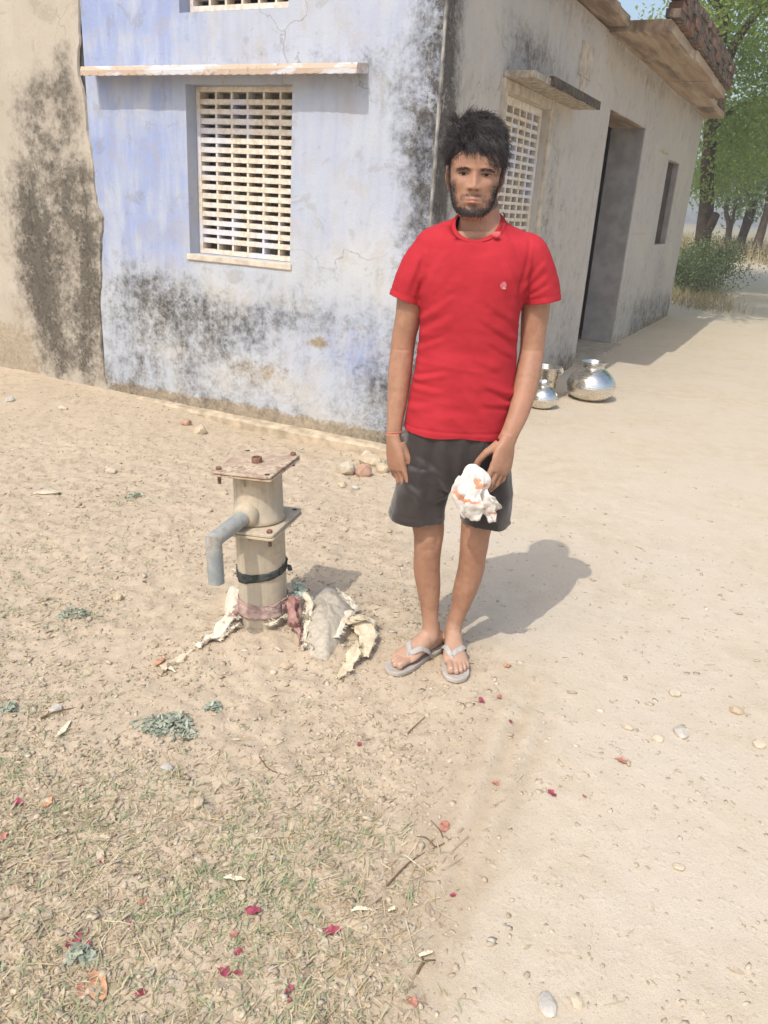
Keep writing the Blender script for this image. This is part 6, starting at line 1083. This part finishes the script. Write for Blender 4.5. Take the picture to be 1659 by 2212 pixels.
# flip flops ------------------------------------------------------------------
m_sole = simple('grey_rubber_sole', S(180, 172, 162), .8, .15, 30, .1); m_strap = simple('pale_grey_strap', S(174, 169, 162), .6, .12, 60, .05)
def flip(F):
    ts_ = np.linspace(-.03, .262, 60); hwid = np.interp(ts_, [-.03, -.026, -.015, .03, .09, .15, .19, .22, .245, .258, .262], [.004, .016, .028, .035, .034, .043, .047, .045, .034, .014, .003]); off = np.interp(ts_, [-.03, .08, .16, .22, .262], [0, -.002, .003, .005, .008]); V = []; F_ = []; n = len(ts_)
    outl = [(t, o + w) for t, w, o in zip(ts_, hwid, off)] + [(t, o - w) for t, w, o in zip(ts_[::-1], hwid[::-1], off[::-1])]; c = np.array([.12, 0]); q = MB(); rings = []
    for z, k in ((.002, .90), (.004, .975), (.008, .995), (.015, 1.0), (.0185, .99), (.0205, .965), (.0195, .90)): rings.append([fpt(F, c[0] + (t - c[0]) * (1 - (1 - k) * .35), o * k, z - SOLE) for t, o in outl])
    q.loft(rings); o = q.build('flip_flop', m_sole, None, True); fix_normals(o); pp(o)
    for sg in (1, -1):
        pts = [fpt(F, .172, .016, .034), fpt(F, .158, .016 + sg * .012, .043), fpt(F, .130, sg * .030 + .004, .046), fpt(F, .098, sg * .0385 + .001, .026), fpt(F, .078, sg * .037, .002), fpt(F, .072, sg * .036, -.006)]; P = cr(np.array(pts), 7); rings = []
        for i in range(len(P)):
            t = nrm(P[min(i + 1, len(P) - 1)] - P[max(i - 1, 0)]); cen2 = fpt(F, .12, .0, .0); nn2 = nrm(P[i] - cen2); e = nrm(np.cross(t, nn2)); nn2 = np.cross(e, t); w_ = np.interp(i / (len(P) - 1), [0, .15, .5, 1], [.006, .0100, .0112, .0095]); rings.append([P[i] + e * w_ * math.cos(a) + nn2 * .0028 * math.sin(a) for a in np.linspace(0, 2 * math.pi, 12, endpoint=False)])
        q = MB(); q.loft(rings); s_o = q.build('strap', m_strap, None, True); fix_normals(s_o); pp(s_o); s_o.parent = o
    q = MB(); q.tube([fpt(F, .170, .016, .036), fpt(F, .178, .016, .03), fpt(F, .186, .016, .012), fpt(F, .188, .016, -.002)], [.005, .0042, .0036, .004], 8); s_o = q.build('toe_post', m_strap, None, True); pp(s_o); s_o.parent = o
    return o
flip(FR); flip(FL)
# nails
m_nail = simple('nail', S(214, 174, 150), .4, .1, 50)
for F in ((FR, 'R'), (FL, 'L')):
    for pts, r in toes[F[1]]:
        v, f = stone_mesh(r * .62, r * .75, r * .22, 1., 2, 0.0); Mx = np.stack([F[0][2], F[0][1], ZV], 1); o = mkobj('toenail', (np.array(v) @ Mx.T) + pts[2] + ZV * r * .80 + F[0][1] * r * .15, f, m_nail, None, True); pp(o)
# the bundle held in the left hand ---------------------------------------------
m = NT('white_printed_cloth', .75, .2); X = m.xyz(); n = m.noise(14, 4); w_ = m.math('ADD', m.math('MULTIPLY', X[2], 1.0), m.math('ADD', m.math('MULTIPLY', X[0], .55), m.math('MULTIPLY', n, .12))); st = m.math('FRACT', m.math('MULTIPLY', w_, 13.0)); stripe = m.math('MULTIPLY', m.ss(st, .10, .14), m.ss(st, .34, .30)); stripe = m.math('MULTIPLY', stripe, m.ss(m.noise(9, 2), .46, .54)); c = m.mix(stripe, m.mix(m.ss(n, .35, .65), S(232, 226, 218), S(240, 236, 230)), S(228, 164, 130)); m.col(c); m.bump(m.noise(70, 4), .3, .004); m.translucent(c, .2); m_bun = m.m
BC = at(1022, 1050, YB - .165)
bun = empty('cloth_bundle', tuple(BC)); tag(bun, 'crumpled white cloth bundle with orange stripes held in the hand', 'cloth')
u = np.linspace(.02, math.pi - .02, 70); w2 = np.linspace(0, 2 * math.pi, 110, endpoint=False); U, W2 = np.meshgrid(u, w2, indexing='ij'); dirs = np.stack([np.sin(U) * np.cos(W2), np.sin(U) * np.sin(W2), np.cos(U)], -1)
rid = 1 - np.abs(fbm(dirs * [1.6, 1.6, .7], 1.7, 3, 4.)) * 1.1; rs = .92 + .13 * np.cos(4 * W2 + 3 * fbm(dirs, 1.2, 2, 20.) + 2.5 * dirs[..., 2]) * (1 - dirs[..., 2] ** 4) + .16 * rid + .05 * fbm(dirs, 3, 2, 8.); sx2 = np.interp(dirs[..., 2], [-1, -.4, .3, 1], [.030, .042, .046, .036]); bv = np.stack([dirs[..., 0] * sx2, dirs[..., 1] * .034, dirs[..., 2] * .072], -1) * rs[..., None] * .90; bv[..., 0] += .006 * np.sin(bv[..., 2] * 60) - .12 * bv[..., 2] * 0
q = MB(); q.loft([bv[i] for i in range(70)]); q.build('bundle', m_bun, bun, True)
def flap(pts, wd, seed, rag=.35):
    o = ribbon('cloth_flap', pts, wd, m_bun, rag, 12, (0, .9, .45), .0045, .0012, seed); me = o.data; n = len(me.vertices); cc = np.empty(n * 3); me.vertices.foreach_get('co', cc); me.vertices.foreach_set('co', (cc.reshape(-1, 3) - BC).ravel()); o.parent = bun
yb2 = YB - .17
flap([at(1040, 1060, yb2), at(1048, 1085, yb2 - .01), at(1058, 1105, yb2), at(1064, 1128, yb2 + .005)], [.03, .05, .04, .022], 2., .24); flap([at(1020, 1060, yb2 - .02), at(1022, 1085, yb2 - .03), at(1024, 1108, yb2 - .02), at(1026, 1124, yb2 - .01)], [.03, .06, .055, .03], 5., .24); flap([at(1048, 1070, yb2 + .0), at(1062, 1082, yb2 - .01), at(1078, 1100, yb2 + .01)], [.03, .035, .02], 9., .24); flap([at(1000, 1030, yb2 - .01), at(992, 1060, yb2 - .02), at(1000, 1095, yb2 - .015), at(1010, 1118, yb2)], [.03, .045, .04, .02], 12., .24)
